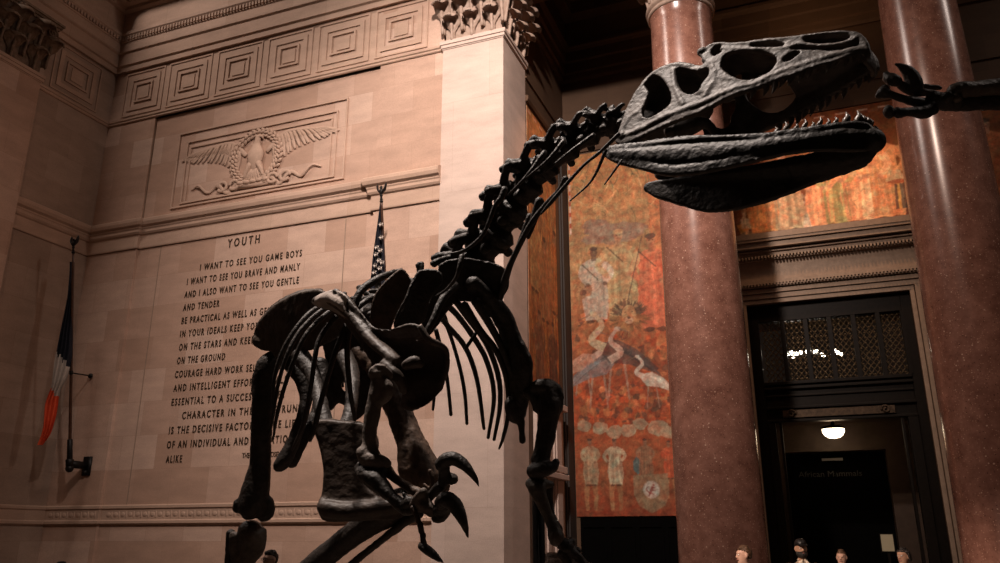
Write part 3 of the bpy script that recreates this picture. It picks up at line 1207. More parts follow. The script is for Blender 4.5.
# eagle: body, head, legs
mb = MB()
mb.tube([(cx, yb, cz - .42, .10, .05), (cx, yb - .04, cz - .15, .22, .10), (cx, yb - .04, cz + .10, .25, .11), (cx, yb - .03, cz + .36, .13, .08), (cx + .02, yb - .04, cz + .52, .09, .07), (cx + .03, yb - .04, cz + .62, .08, .06)], 14, 4, up=(0, 1, 0))
mb.tube([(cx + .08, yb - .05, cz + .60, .05), (cx + .17, yb - .05, cz + .57, .035), (cx + .20, yb - .05, cz + .51, .012)], 8, 3)
for sg in (-1, 1):
    mb.tube([(cx + sg * .12, yb - .04, cz - .2, .10), (cx + sg * .24, yb - .04, cz - .42, .07), (cx + sg * .30, yb - .05, cz - .58, .035)], 8, 3)
for k in range(7):
    sx_ = (k - 3) / 3
    mb.tube([(cx + sx_ * .1, yb - .02, cz - .35, .05), (cx + sx_ * .3, yb - .02, cz - .72 + .06 * abs(sx_), .045)], 7, 2)
mb.build('eagle', STONE_T, ea)
for sg in (-1, 1):
    mb = MB()
    # leading edge of the wing
    sh = (cx + sg * .42, cz + .30)
    lead = [(cx + sg * .35, cz + .12), (cx + sg * .75, cz + .50), (cx + sg * 1.15, cz + .60), (cx + sg * 1.75, cz + .52), (cx + sg * 2.14, cz + .48)]
    mb.tube([(x, yb - .03, z, .07 - .008 * i, .05) for i, (x, z) in enumerate(lead)], 10, 4, up=(0, 1, 0))
    C_ = catmull([(x, z) for x, z in lead], 8)
    nf = 17
    for k in range(nf):
        t_ = k / (nf - 1)
        c_ = C_[int(4 + t_ * (len(C_) - 5))]
        L_ = .50 - .12 * t_
        an = math.radians(-80 + 62 * t_)
        ex = c_[0] + sg * L_ * math.cos(an) * (.6 + .6 * t_)
        ez = c_[1] + L_ * math.sin(an) * 1.25 - .12 * (1 - t_)
        mb.tube([(c_[0], yb - .03, c_[1], .055, .03), ((c_[0] + ex) / 2, yb - .02, (c_[1] + ez) / 2, .06, .03), (ex, yb - .01, ez, .035, .02)], 8, 3, up=(0, 1, 0))
        mb.tube([(c_[0], yb - .055, c_[1], .045, .025), (c_[0] + (ex - c_[0]) * .5, yb - .045, c_[1] + (ez - c_[1]) * .5, .03, .02)], 8, 2, up=(0, 1, 0))
    mb.v = [(x, yb + (y - yb) * .55, z) for x, y, z in mb.v]
    mb.build('wing', STONE_T, ea)
    # curling ribbon beside the wreath foot
    mb = MB()
    pts = []
    for q in range(40):
        t_ = q / 39
        x = cx + sg * (.35 + 1.75 * t_)
        z = cz - .80 + .15 * math.sin(t_ * 5.2 * PI) * (1 - .5 * t_) + .22 * t_ ** 2
        pts.append((x, yb - .03 - .03 * math.cos(t_ * 5 * PI), z, .075 - .05 * t_, .02))
    mb.tube(pts, 8, 1, up=(0, 1, 0))
    for q, xx in enumerate((.62, 1.02)):
        pts = []
        for w_ in range(14):
            an = w_ / 13 * 1.8 * PI
            pts.append((cx + sg * (xx + .15 * math.cos(an)), yb - .05, cz - .72 + .13 * math.sin(an), .05, .025))
        mb.tube(pts, 8, 1, up=(0, 1, 0))
    mb.build('ribbon', STONE_T, ea)
mb = MB()
mb.box(cx - .5, cx + .5, yb - .06, yb + .01, cz - .88, cz - .72)
for k in range(5):
    mb.ball((cx - .4 + k * .2, yb - .07, cz - .72), .11, .04, .06, 8, 5)
mb.build('plinth_scroll', STONE_T, ea)


# ------------------------------------------------------------------ murals (flat paint on the wall)
class Canvas:
    """a flat painted surface: shapes are laid down as brush colour on a fine grid of vertices"""

    def __init__(c, a0, a1, z0, z1, step, depth=.60):
        c.a0, c.a1, c.z0, c.z1 = a0, a1, z0, z1
        c.na, c.nz = int((a1 - a0) / step), int((z1 - z0) / step)
        c.A, c.Z = np.meshgrid(np.linspace(a0, a1, c.na), np.linspace(z0, z1, c.nz))
        c.items = []
        c.depth = depth

    def finish(c, base, plane, name):
        img = np.zeros((c.nz, c.na, 3))
        k = 5
        for j in range(0, c.nz, k):
            for i in range(0, c.na, k):
                img[j:j + k, i:i + k] = base(c.A[j, i], c.Z[j, i])
        img = c.blur(img, 3)
        sa, sz = (c.a1 - c.a0) / (c.na - 1), (c.z1 - c.z0) / (c.nz - 1)
        for lay, n_, pts, col in sorted(c.items, key=lambda t_: (t_[0], t_[1])):
            P = np.array(pts, float)
            i0, i1 = int(max(0, (P[:, 0].min() - c.a0) / sa)), int(min(c.na, (P[:, 0].max() - c.a0) / sa + 2))
            j0, j1 = int(max(0, (P[:, 1].min() - c.z0) / sz)), int(min(c.nz, (P[:, 1].max() - c.z0) / sz + 2))
            if i1 <= i0 or j1 <= j0:
                continue
            X, Y = c.A[j0:j1, i0:i1], c.Z[j0:j1, i0:i1]
            ins = np.zeros(X.shape, bool)
            m_ = len(P)
            for q in range(m_):
                x1_, y1_ = P[q]
                x2_, y2_ = P[(q + 1) % m_]
                if y1_ == y2_:
                    continue
                ins ^= ((Y < y1_) != (Y < y2_)) & (X < (x2_ - x1_) * (Y - y1_) / (y2_ - y1_) + x1_)
            sl = img[j0:j1, i0:i1]
            sl[ins] = sl[ins] * .22 + np.array(col) * .78
        img = c.blur(img, 1)
        # broken brushwork: patches that lean lighter, darker or redder
        g = np.random.default_rng(len(c.items))
        def field(n_):
            f_ = c.blur(g.random((c.nz, c.na, 1)) - .5, n_)
            return f_ / (f_.std() + 1e-9)
        lum = np.exp(.07 * field(2) + .07 * field(10) + .10 * field(40))
        red = field(20)
        img = img * lum * np.concatenate([1 + .03 * red, 1 - .08 * red, 1 - .10 * red], 2) * c.depth
        nv = c.na * c.nz
        co = np.empty((nv, 3))
        if plane[0] == 'y':
            co[:, 0], co[:, 1], co[:, 2] = c.A.ravel(), plane[1], c.Z.ravel()
        else:
            co[:, 0], co[:, 1], co[:, 2] = plane[1], c.A.ravel(), c.Z.ravel()
        J, I = np.meshgrid(np.arange(c.nz - 1), np.arange(c.na - 1), indexing='ij')
        v0 = (J * c.na + I).ravel()
        F4 = np.stack([v0, v0 + 1, v0 + 1 + c.na, v0 + c.na], 1)
        me = bpy.data.meshes.new(name)
        # canvas board: front grid plus a plain back and edges
        d_ = .02 if plane[0] == 'y' else -.02
        ax = 1 if plane[0] == 'y' else 0
        cor = [0, c.na - 1, nv - 1, nv - c.na]
        back = co[cor].copy()
        back[:, ax] += d_
        allv = np.concatenate([co, back])
        faces = F4.tolist() + [[nv + 3, nv + 2, nv + 1, nv]] + [[cor[q], cor[(q + 1) % 4], nv + (q + 1) % 4, nv + q] for q in range(4)]
        me.from_pydata(allv.tolist(), [], faces)
        at = me.color_attributes.new('paint', 'FLOAT_COLOR', 'POINT')
        rgba = np.ones((nv + 4, 4))
        rgba[:nv, :3] = np.clip(img.reshape(-1, 3), 0, 1)
        rgba[nv:, :3] = .1
        at.data.foreach_set('color', rgba.ravel())
        me.materials.append(PAINT)
        me.update()
        return link_mesh(name, me)

    @staticmethod
    def blur(img, n):
        for _ in range(n):
            p = np.pad(img, ((1, 1), (1, 1), (0, 0)), 'edge')
            img = (p[1:-1, 1:-1] * 4 + p[:-2, 1:-1] + p[2:, 1:-1] + p[1:-1, :-2] + p[1:-1, 2:]) / 8
        return img


def paint_poly(mb, pts, lay, col, plane):
    mb.items.append((lay, len(mb.items), pts, col[:3]))


def blob(mb, a, z, ra, rz, lay, col, plane, rnd, n=14, irr=.18, rot=0):
    pts = []
    for k in range(n):
        t_ = 2 * PI * k / n
        q = 1 + rnd.uniform(-irr, irr)
        u, v = ra * q * math.cos(t_), rz * q * math.sin(t_)
        pts.append((a + u * math.cos(rot) - v * math.sin(rot), z + u * math.sin(rot) + v * math.cos(rot)))
    paint_poly(mb, pts, lay, col, plane)


def stroke(mb, pts, w0, w1, lay, col, plane):
    """tapered painted line along pts"""
    Q = catmull(pts, 5)
    L_, R_ = [], []
    n = len(Q)
    for i, q in enumerate(Q):
        a, b = Q[max(i - 1, 0)], Q[min(i + 1, n - 1)]
        t_ = b - a
        t_ = t_ / (np.linalg.norm(t_) + 1e-9)
        w_ = w0 + (w1 - w0) * i / (n - 1)
        L_.append((q[0] - t_[1] * w_, q[1] + t_[0] * w_))
        R_.append((q[0] + t_[1] * w_, q[1] - t_[0] * w_))
    for i in range(n - 1):
        paint_poly(mb, [L_[i], L_[i + 1], R_[i + 1], R_[i]], lay, col, plane)


def v(col, rnd, k=.2):
    s_ = 1 + rnd.uniform(-k, k)
    return tuple(max(0, c * s_) for c in col)


def robed(mb, a, z, h, robe, skin, lay, plane, rnd, folds=6, lean=0, hat=None, hold=False):
    """standing figure: feet at z, height h"""
    w_ = h * .17
    top = z + h * .82
    paint_poly(mb, [(a - w_ * .75, z + .03 * h), (a - w_ * 1.0, z + .3 * h), (a - w_ * .75, z + .6 * h), (a - w_ * .95 + lean, top - .04 * h), (a - w_ * .3 + lean, top + .01 * h), (a + w_ * .3 + lean, top + .01 * h),
                    (a + w_ * .95 + lean, top - .05 * h), (a + w_ * .8, z + .6 * h), (a + w_ * 1.1, z + .25 * h), (a + w_ * .85, z + .02 * h)], lay, robe, plane)
    for k in range(folds):
        x = a - w_ * .8 + 1.6 * w_ * (k + .5) / folds
        stroke(mb, [(x * 1.0, z + .05 * h), (x + rnd.uniform(-.03, .03), z + .35 * h), (a + (x - a) * .7 + lean, z + .75 * h)], .02 * h, .008 * h, lay + 1, (lambda q_: tuple(min(1, c * q_) for c in robe))(rnd.choice((.68, .8, 1.25))), plane)
    # arms
    for sg in (-1, 1):
        ex = a + lean + sg * w_ * rnd.uniform(1.0, 1.4)
        stroke(mb, [(a + lean + sg * w_ * .8, top - .07 * h), (ex, z + .62 * h), (ex - sg * w_ * .5, z + .5 * h)], .045 * h, .03 * h, lay + 2, v(robe, rnd, .3), plane)
        blob(mb, ex - sg * w_ * .5, z + .49 * h, .03 * h, .03 * h, lay + 3, skin, plane, rnd, 10, .1)
        blob(mb, a + sg * w_ * .4, z + .01 * h, .06 * h, .025 * h, lay + 1, v((.12, .05, .03), rnd), plane, rnd, 8)
    # neck, head, face, hair or hat
    stroke(mb, [(a + lean, top - .02 * h), (a + lean, top + .06 * h)], .035 * h, .03 * h, lay + 2, v(skin, rnd), plane)
    blob(mb, a + lean, z + .915 * h, .048 * h, .062 * h, lay + 3, skin, plane, rnd, 14, .05)
    for sg in (-1, 1):
        blob(mb, a + lean + sg * .018 * h, z + .925 * h, .008 * h, .006 * h, lay + 5, (.06, .03, .02), plane, rnd, 8, .05)
    stroke(mb, [(a + lean - .014 * h, z + .89 * h), (a + lean + .014 * h, z + .89 * h)], .004 * h, .004 * h, lay + 5, (.2, .06, .04), plane)
    hc = hat if hat else (.07, .04, .03)
    blob(mb, a + lean, z + .965 * h, .055 * h, .032 * h, lay + 4, hc, plane, rnd, 12, .1)


def bird(mb, a, z, h, body, lay, plane, rnd, face=1, neck=(.6, .42, .34)):
    for sg in (-.12, .1):
        stroke(mb, [(a + sg * h, z), (a + sg * h * .8, z + .22 * h), (a + sg * h * .6, z + .42 * h)], .010 * h, .014 * h, lay, (.45, .24, .16), plane)
    # body, tail, folded wing feathers
    paint_poly(mb, [(a + face * .20 * h, z + .52 * h), (a + face * .16 * h, z + .62 * h), (a, z + .64 * h), (a - face * .2 * h, z + .52 * h), (a - face * .42 * h, z + .30 * h), (a - face * .36 * h, z + .26 * h),
                    (a - face * .12 * h, z + .36 * h), (a + face * .1 * h, z + .40 * h)], lay + 1, body, plane)
    for k in range(5):
        stroke(mb, [(a + face * (.08 - .05 * k) * h, z + (.60 - .02 * k) * h), (a - face * (.14 + .05 * k) * h, z + (.45 - .03 * k) * h), (a - face * (.32 + .03 * k) * h, z + (.30 - .02 * k) * h)], .02 * h, .006 * h, lay + 2, v(body, rnd, .5), plane)
    stroke(mb, [(a + face * .14 * h, z + .56 * h), (a + face * .28 * h, z + .66 * h), (a + face * .16 * h, z + .80 * h), (a + face * .22 * h, z + .92 * h)], .05 * h, .02 * h, lay + 3, neck, plane)
    blob(mb, a + face * .25 * h, z + .94 * h, .045 * h, .032 * h, lay + 4, neck, plane, rnd, 10, .05)
    stroke(mb, [(a + face * .28 * h, z + .94 * h), (a + face * .42 * h, z + .88 * h)], .014 * h, .003 * h, lay + 4, (.25, .13, .08), plane)


def ramp(stops, t_):
    for (a, ca), (b, cb) in zip(stops[:-1], stops[1:]):
        if t_ <= b:
            k = max(0, min(1, (t_ - a) / (b - a)))
            return tuple(x + (y - x) * k for x, y in zip(ca, cb))
    return stops[-1][1]


# tall mural on the back wall, between post and column
rnd = random.Random(11)
PL = ('y', NY - .03)
A0, A1, Z0, Z1 = -6.03, -2.35, 2.32, 12.55
mb = Canvas(A0, A1, Z0, Z1, .0165)
stA = [(2.3, (.30, .07, .03)), (3.6, (.40, .12, .05)), (5.0, (.45, .09, .03)), (6.2, (.36, .10, .04)), (7.6, (.42, .15, .06)), (8.6, (.48, .25, .11)), (10.2, (.42, .24, .11)), (11.2, (.55, .26, .10)), (12.6, (.60, .24, .08))]


def fA(a, z):
    c = ramp(stA, z + .6 * mnoise.noise(Vector((a * 1.3, z * 1.3, 1))))
    k = 1 + .35 * mnoise.noise(Vector((a * 3, z * 3, 5)))
    if a > -3.75 and z > 6.5:
        c = tuple(x * .5 + y * .5 for x, y in zip(c, (.75, .20, .07)))
    return tuple(max(0, x * k) for x in c)


PP = lambda x, y: (lambda q: (q.x, q.z))(atY(x, y, NY - .03))
# leaves and foliage fans at the top
for k in range(120):
    a, z = rnd.uniform(A0 + .1, A1), rnd.uniform(10.6, 12.4)
    L_ = rnd.uniform(.2, .6)
    an = rnd.uniform(-2.4, -.7)
    stroke(mb, [(a, z), (a + L_ * .5 * math.cos(an) + .05, z + L_ * .5 * math.sin(an)), (a + L_ * math.cos(an), max(Z0, z + L_ * math.sin(an)))], .022, .006, 2, v(rnd.choice([(.75, .40, .18), (.35, .20, .08), (.60, .24, .10), (.22, .16, .07)]), rnd, .3), PL)
# stems of reeds behind the men
for k in range(26):
    a = A0 + .15 + k * .09
    stroke(mb, [(a, 8.0), (a + rnd.uniform(-.04, .04), 9.3), (a + rnd.uniform(-.1, .1), 10.6)], .012, .006, 2, v((.34, .20, .09), rnd, .3), PL)
# smoky patch
for k in range(16):
    q = PP(618 + rnd.uniform(-28, 26), 232 + rnd.uniform(-8, 9))
    blob(mb, q[0], q[1], .35, .16, 2, v((.30, .19, .13), rnd, .12), PL, rnd)
# men with rifles, khaki, white and red
for (px, py, ptop, robe, skin, hat) in ((656, 330, 232, (.75, .20, .10), (.5, .2, .1), None), (622, 320, 228, (.52, .36, .18), (.5, .26, .14), (.55, .38, .2)), (596, 322, 246, (.60, .47, .36), (.16, .08, .05), None)):
    a, zf = PP(px, py)
    _, zt = PP(px, ptop)
    robed(mb, a, zf, zt - zf, robe, skin, 4, PL, rnd, 5, 0, hat)
    stroke(mb, [(a - .35, zt - .5), (a + .1, zt - 1.0)], .02, .02, 9, (.12, .07, .04), PL)
q0, q1 = PP(628, 300), PP(642, 235)
stroke(mb, [q0, q1], .018, .012, 9, (.12, .07, .05), PL)
# big shaggy beast, front view
a, z = PP(629, 318)
for k in range(150):
    an = rnd.uniform(0, 2 * PI)
    r0, r1 = rnd.uniform(.1, .35), rnd.uniform(.4, .62)
    c_ = v((.36, .15, .06), rnd, .4) if math.sin(an) < .3 else v((.13, .07, .04), rnd, .3)
    stroke(mb, [(a + r0 * math.cos(an), z + r0 * math.sin(an)), (a + r1 * math.cos(an) * 1.0, z + r1 * math.sin(an) * .95)], .035, .008, 6, c_, PL)
blob(mb, a, z + .10, .20, .27, 7, (.52, .26, .12), PL, rnd, 16, .06)
blob(mb, a, z - .06, .12, .10, 8, (.66, .42, .26), PL, rnd, 14, .05)
blob(mb, a, z + .01, .05, .035, 9, (.10, .05, .03), PL, rnd, 10, .05)
for sg in (-1, 1):
    blob(mb, a + sg * .095, z + .17, .03, .018, 9, (.08, .04, .02), PL, rnd, 10, .05)
    blob(mb, a + sg * .2, z + .32, .06, .05, 8, (.4, .2, .1), PL, rnd, 10, .1)
stroke(mb, [(a - .07, z - .09), (a, z - .06), (a + .07, z - .09)], .008, .008, 9, (.12, .06, .04), PL)
# small roaring beast at the left
a, z = PP(583, 290)
blob(mb, a, z, .26, .26, 5, (.40, .18, .08), PL, rnd, 16, .2)
blob(mb, a, z - .08, .10, .09, 6, (.16, .05, .03), PL, rnd, 12, .1)
for sg in (-1, 1): blob(mb, a + sg * .08, z + .08, .025, .018, 7, (.06, .03, .02), PL, rnd, 8, .1)
# undergrowth
for k in range(420):
    a, z = rnd.uniform(A0 + .1, A1), rnd.choice([rnd.uniform(4.6, 5.6), rnd.uniform(5.0, 7.6)])
    s_ = rnd.uniform(.03, .12)
    blob(mb, a, z, s_, s_ * rnd.uniform(.4, 1.6), 3, v(rnd.choice([(.55, .10, .03), (.30, .07, .03), (.62, .20, .08), (.16, .07, .04), (.45, .16, .06)]), rnd, .3), PL, rnd, 7, .35)
# wading birds
for (px, py, ptop, body, face, nk) in ((600, 408, 326, (.24, .20, .19), 1, (.62, .40, .30)), (584, 396, 330, (.60, .30, .20), 1, (.66, .42, .32)), (620, 400, 306, (.10, .06, .05), -1, (.62, .46, .28)), (654, 408, 352, (.70, .58, .46), -1, (.74, .60, .48))):
    a, zf = PP(px, py)
    _, zt = PP(px, ptop)
    bird(mb, a, zf, (zt - zf), body, 10, PL, rnd, face, nk)
# bearers with bundles, lower tier
for (px, py, ptop, robe, skin, leg) in ((592, 512, 438, (.52, .34, .20), (.30, .14, .08), 0), (617, 512, 438, (.62, .47, .30), (.30, .14, .08), 0), (648, 505, 438, (.34, .18, .10), (.34, .16, .09), 0), (672, 500, 440, (.60, .12, .05), (.34, .16, .09), 0)):
    a, zf = PP(px, py)
    _, zt = PP(px, ptop)
    h = zt - zf
    robed(mb, a, zf + .35 * h, h * .65, robe, skin, 14, PL, rnd, 4)
    for sg in (-1, 1):
        stroke(mb, [(a + sg * .09, zf + .40 * h), (a + sg * .12, zf + .2 * h), (a + sg * .1, zf + .02 * h)], .075, .045, 13, v((.42, .18, .08), rnd), PL)
for (px, py, r_) in ((584, 426, .19), (600, 428, .2), (614, 432, .22), (628, 430, .2), (640, 424, .2), (658, 428, .26), (668, 432, .2)):
    a, z = PP(px, py)
    blob(mb, a, z, r_, r_ * .8, 13, v((.50, .35, .22), rnd, .15), PL, rnd, 12, .15)
q = PP(637, 465)
blob(mb, q[0], q[1], .10, .22, 13, (.06, .18, .18), PL, rnd)
# shield with a red beast on a white roundel
a, z = PP(652, 492)
sh = [(a - .46, z + .42), (a + .42, z + .45), (a + .44, z - .05), (a + .32, z - .33), (a - .02, z - .52), (a - .34, z - .33), (a - .46, z - .05)]
paint_poly(mb, sh, 20, (.36, .23, .13), PL)
blob(mb, a - .01, z + .06, .215, .215, 21, (.62, .5, .4), PL, rnd, 24, 0)
blob(mb, a - .01, z + .06, .18, .18, 22, (.70, .58, .48), PL, rnd, 24, 0)
R_ = (.32, .04, .03)
stroke(mb, [(a - .06, z - .04), (a - .01, z + .06), (a + .03, z + .14)], .035, .03, 23, R_, PL)
blob(mb, a + .05, z + .17, .035, .03, 23, R_, PL, rnd, 8)
for pts in ([(a, z + .10), (a + .10, z + .12)], [(a, z + .04), (a + .10, z + .03)], [(a - .05, z - .02), (a + .05, z - .06)], [(a - .06, z - .03), (a - .08, z - .11)], [(a - .06, z - .02), (a - .14, z + .06), (a - .09, z + .14)]):
    stroke(mb, pts if len(pts) > 2 else [pts[0], ((pts[0][0] + pts[1][0]) / 2, (pts[0][1] + pts[1][1]) / 2), pts[1]], .018, .012, 23, R_, PL)
# dashed border
for k in range(60):
    z = 2.6 + k * .34
    if z < 12.3 and z > 9.9:
        paint_poly(mb, [(A0 + .02, z), (A0 + .07, z), (A0 + .07, z + .2), (A0 + .02, z + .2)], 8, (.75, .55, .45), PL)
        paint_poly(mb, [(A0 + .02, z + .2), (A0 + .07, z + .2), (A0 + .07, z + .34), (A0 + .02, z + .34)], 8, (.45, .05, .03), PL)
o = mb.finish(fA, PL, 'mural_painting')
tag(o, 'tall red and brown mural of birds, beasts and bearers left of the column', 'mural')

# mural over the doorway
rnd = random.Random(5)
A0, A1, Z0, Z1 = -2.3, 8.6, 9.26, 12.6
mb = Canvas(A0, A1, Z0, Z1, .0165, .95)


def fB(a, z):
    k = 1 + .3 * mnoise.noise(Vector((a * 2, z * 3, 9)))
    c = ramp([(9.2, (.26, .10, .07)), (9.75, (.32, .13, .08)), (10.2, (.42, .14, .05)), (11.6, (.45, .15, .05)), (12.6, (.42, .12, .04))], z)
    return tuple(max(0, x * k * .62) for x in c)


# group with fringed pale trappings at the left
for k in range(420):
    px, py = rnd.uniform(742, 812), rnd.uniform(196, 236)
    if py < 190 + (812 - px) * .1: continue
    a, z = PP(px, py)
    blob(mb, a, z, rnd.uniform(.03, .07), rnd.uniform(.06, .14), 3, v(rnd.choice([(.62, .48, .34), (.50, .36, .24), (.30, .20, .13), (.66, .40, .22), (.24, .20, .12)]), rnd, .25), PL, rnd, 7, .35)
for k in range(60):
    px = 742 + k * 1.25
    a, z = PP(px, 228 - (px - 742) * .02)
    stroke(mb, [(a, z + .25), (a + .01, z + .1), (a + .02, z - .02)], .014, .02, 5, v((.70, .54, .40), rnd, .3), PL)
for k in range(7):
    a, z = PP(818, 188 + k * 6.5)
    blob(mb, a, z, .10, .07, 6, (.72, .58, .42), PL, rnd, 8, .2)
a, z = PP(758, 222)
stroke(mb, [(a - .5, z - .15), (a - .1, z - .05), (a + .35, z - .28)], .13, .05, 4, (.70, .34, .10), PL)
# robed figures
for (px, py, h, robe, skin) in ((824, 228, 2.4, (.92, .40, .20), (.6, .3, .18)), (840, 226, 2.4, (.46, .38, .16), (.6, .3, .18)), (862, 224, 2.7, (.98, .46, .24), (.62, .3, .18)), (878, 222, 2.6, (1.0, .56, .32), (.62, .3, .18)), (890, 220, 2.75, (.96, .44, .20), (.62, .3, .18)),
                                (930, 212, 2.4, (.80, .30, .12), (.6, .3, .18)), (960, 206, 2.5, (.55, .2, .08), (.6, .3, .18)), (790, 236, 2.6, (.55, .36, .2), (.6, .3, .18)), (1000, 200, 2.4, (.75, .25, .1), (.6, .3, .18)), (765, 238, 2.5, (.7, .3, .12), (.6, .3, .18))):
    a, zf = PP(px, py)
    robed(mb, a, max(zf, Z0 + .1), h * .92, robe, skin, 7 if px in (790, 765) else 8, PL, rnd, 6)
a, z = PP(868, 205)
stroke(mb, [(a, z - .5), (a + .04, z), (a + .05, z + .6)], .10, .06, 14, (.98, .66, .40), PL)
for k in range(4):
    stroke(mb, [(a - .09, z - .35 + k * .05), (a, z - .37 + k * .05), (a + .1, z - .34 + k * .05)], .008, .008, 15, (.6, .25, .1), PL)
# striped skirt near the right column
a, z = PP(903, 196)
for k in range(6):
    stroke(mb, [(a - .16 + k * .07, z - .32), (a - .14 + k * .065, z), (a - .12 + k * .06, z + .35)], .036, .03, 14, ((.06, .05, .05), (.85, .50, .15), (.10, .14, .12))[k % 3], PL)
blob(mb, a - .12, z + .55, .22, .2, 15, (.72, .50, .30), PL, rnd)
blob(mb, a - .1, z + .42, .2, .06, 16, (.5, .1, .04), PL, rnd)
# dashed upper border
k = A0
while k < A1 - .3:
    paint_poly(mb, [(k, 12.44), (k + .26, 12.44), (k + .26, 12.50), (k, 12.50)], 9, (.85, .50, .35), PL)
    k += .52
paint_poly(mb, [(A0, 12.38), (A1, 12.38), (A1, 12.43), (A0, 12.43)], 8, (.30, .10, .05), PL)
paint_poly(mb, [(A0, 9.26), (A1, 9.26), (A1, 9.33), (A0, 9.33)], 18, (.50, .30, .20), PL)
o = mb.finish(fB, PL, 'mural_painting')
tag(o, 'orange mural of robed figures above the dark doorway, behind the jaws', 'mural')

# mural on the niche's side wall
rnd = random.Random(8)
PLX = ('x', SX + .025)
A0, A1, Z0, Z1 = 17.63, 19.97, 5.02, 12.5
mb = Canvas(A0, A1, Z0, Z1, .0165)


def fC(a, z):
    k = 1 + .5 * mnoise.noise(Vector((a * 5, z * 1.2, 2)))
    c = ramp([(5, (.40, .12, .04)), (6.5, (.50, .16, .05)), (8, (.48, .20, .08)), (10, (.42, .20, .09)), (12.5, (.52, .22, .08))], z)
    return tuple(max(0, x * k) for x in c)


for k in range(300):
    a, z = rnd.uniform(A0 + .1, A1 - .1), rnd.uniform(Z0 + .1, 11.6)
    L_ = rnd.uniform(.2, .9)
    stroke(mb, [(a, z), (a + rnd.uniform(-.06, .06), z + L_ * .5), (a + rnd.uniform(-.1, .1), z + L_)], rnd.uniform(.01, .04), .006, 2, v(rnd.choice([(.66, .24, .07), (.24, .09, .04), (.78, .34, .10), (.36, .2, .1), (.52, .10, .03)]), rnd, .35), PLX)
for (a, z, h, robe) in ((18.1, 7.6, 2.2, (.60, .30, .12)), (18.9, 7.0, 2.3, (.50, .2, .08)), (19.8, 7.4, 2.4, (.64, .24, .08)), (18.4, 5.2, 2.0, (.30, .12, .06)), (19.5, 5.15, 2.0, (.22, .10, .06))):
    robed(mb, a, z, h, robe, (.45, .22, .12), 5, PLX, rnd, 6)
k = A0 + .05
while k < A1 - .2:
    paint_poly(mb, [(k, 12.36), (k + .24, 12.36), (k + .24, 12.43), (k, 12.43)], 9, (.85, .50, .35), PLX)
    k += .48
o = mb.finish(fC, PLX, 'mural_painting')
tag(o, 'narrow orange mural on the side wall beside the pale pilaster', 'mural')
# ------------------------------------------------------------------ flags on wall poles
NAVY = noisy('navy_cloth', (.006, .007, .014), (.012, .013, .022), 14, .85, 0, .2, 60)
WHITE = noisy('white_cloth', (.42, .36, .32), (.52, .46, .41), 14, .85, 0, .2, 60)
ORANGE = noisy('orange_red_cloth', (.62, .075, .025), (.78, .11, .04), 14, .85, 0, .2, 60)
REDC = noisy('red_cloth', (.35, .03, .02), (.42, .04, .03), 14, .85, 0, .2, 60)
POLE = noisy('varnished_pole', (.04, .018, .010), (.075, .032, .018), 10, .35, 0, .1, 60)


def flag_pole(t, top, base, wall, rod_to, zr):
    top, base = Vector(top), Vector(base)
    d_ = (top - base).normalized()
    mb = MB()
    mb.tube([(*base, .042), (*(base + d_ * .8), .04), (*(top - d_ * .4), .03), (*top, .026)], 12, 2)
    mb.build('pole', POLE, t)
    # socket and wall bracket
    mb = MB()
    mb.tube([(*(base - d_ * .12), .07), (*(base + d_ * .55), .065)], 12, 1)
    mb.tube([(*(base - d_ * .10), .09), (*(base + d_ * .05), .10)], 12, 1)
    mb.ball(base - d_ * .16, .10)
    mb.box(base.x - .06, base.x + .06, base.y - .02, wall + .01, base.z - .14, base.z + .04)
    mb.box(base.x - .13, base.x + .13, wall - .05, wall + .01, base.z - .30, base.z + .18)
    mb.ball((base.x, wall - .06, base.z - .22), .07)
    mb.build('bracket', IRON, t)
    q = base + d_ * ((zr - base.z) / d_.z)
    mb = MB()
    mb.tube([(*q, .018), (*rod_to, .018)], 8, 1)
    mb.ball(Vector(rod_to) - Vector((0, .02, 0)), .07, .05, .07)
    mb.tube([(*(q - d_ * .04), .05), (*(q + d_ * .04), .05)], 10, 1)
    mb.build('stay_rod', IRON, t)
    # eagle finial with raised wings
    mb = MB()
    mb.ball(top + d_ * .05, .06, .06, .05)
    mb.tube([(*(top + d_ * .10), .05), (*(top + d_ * .2), .035), (*(top + d_ * .26), .055)], 10, 2)
    b = top + d_ * .32
    mb.ball(b + Vector((0, 0, .06)), .07, .06, .12)
    mb.tube([(b.x, b.y, b.z + .14, .045), (b.x + .01, b.y - .03, b.z + .22, .038), (b.x + .03, b.y - .07, b.z + .21, .012)], 8, 2)
    for sg in (-1, 1):
        mb.tube([(b.x + sg * .04, b.y, b.z + .02, .03, .06), (b.x + sg * .13, b.y + .01, b.z + .16, .025, .08), (b.x + sg * .16, b.y + .02, b.z + .36, .012, .035)], 8, 3, up=(0, 1, 0))
    mb.tube([(b.x, b.y, b.z - .02, .04), (b.x, b.y + .06, b.z - .08, .02)], 8, 2)
    mb.v = [tuple(top + (Vector(q_) - top) * .72) for q_ in mb.v]
    mb.build('finial', IRON, t)
    return d_


def cloth(rows, nfold, amp):
    """rows: list of (left Vector, right Vector); returns MB of a pleated cloth with thickness"""
    n = 28
    F_, B_ = [], []
    for i, (l, r_) in enumerate(rows):
        ax = (r_ - l)
        nn = ax.cross(Vector((0, 0, 1)))
        nn.normalize()
        a = amp * min(1, ax.length / .25)
        row, row2 = [], []
        for k in range(n + 1):
            t_ = k / n
            p = l + ax * t_ + nn * (a * math.sin(t_ * nfold * 2 * PI + i * .12))
            row.append(p + nn * .006)
            row2.append(p - nn * .006)
        F_.append(row)
        B_.append(row2)
    return F_, B_


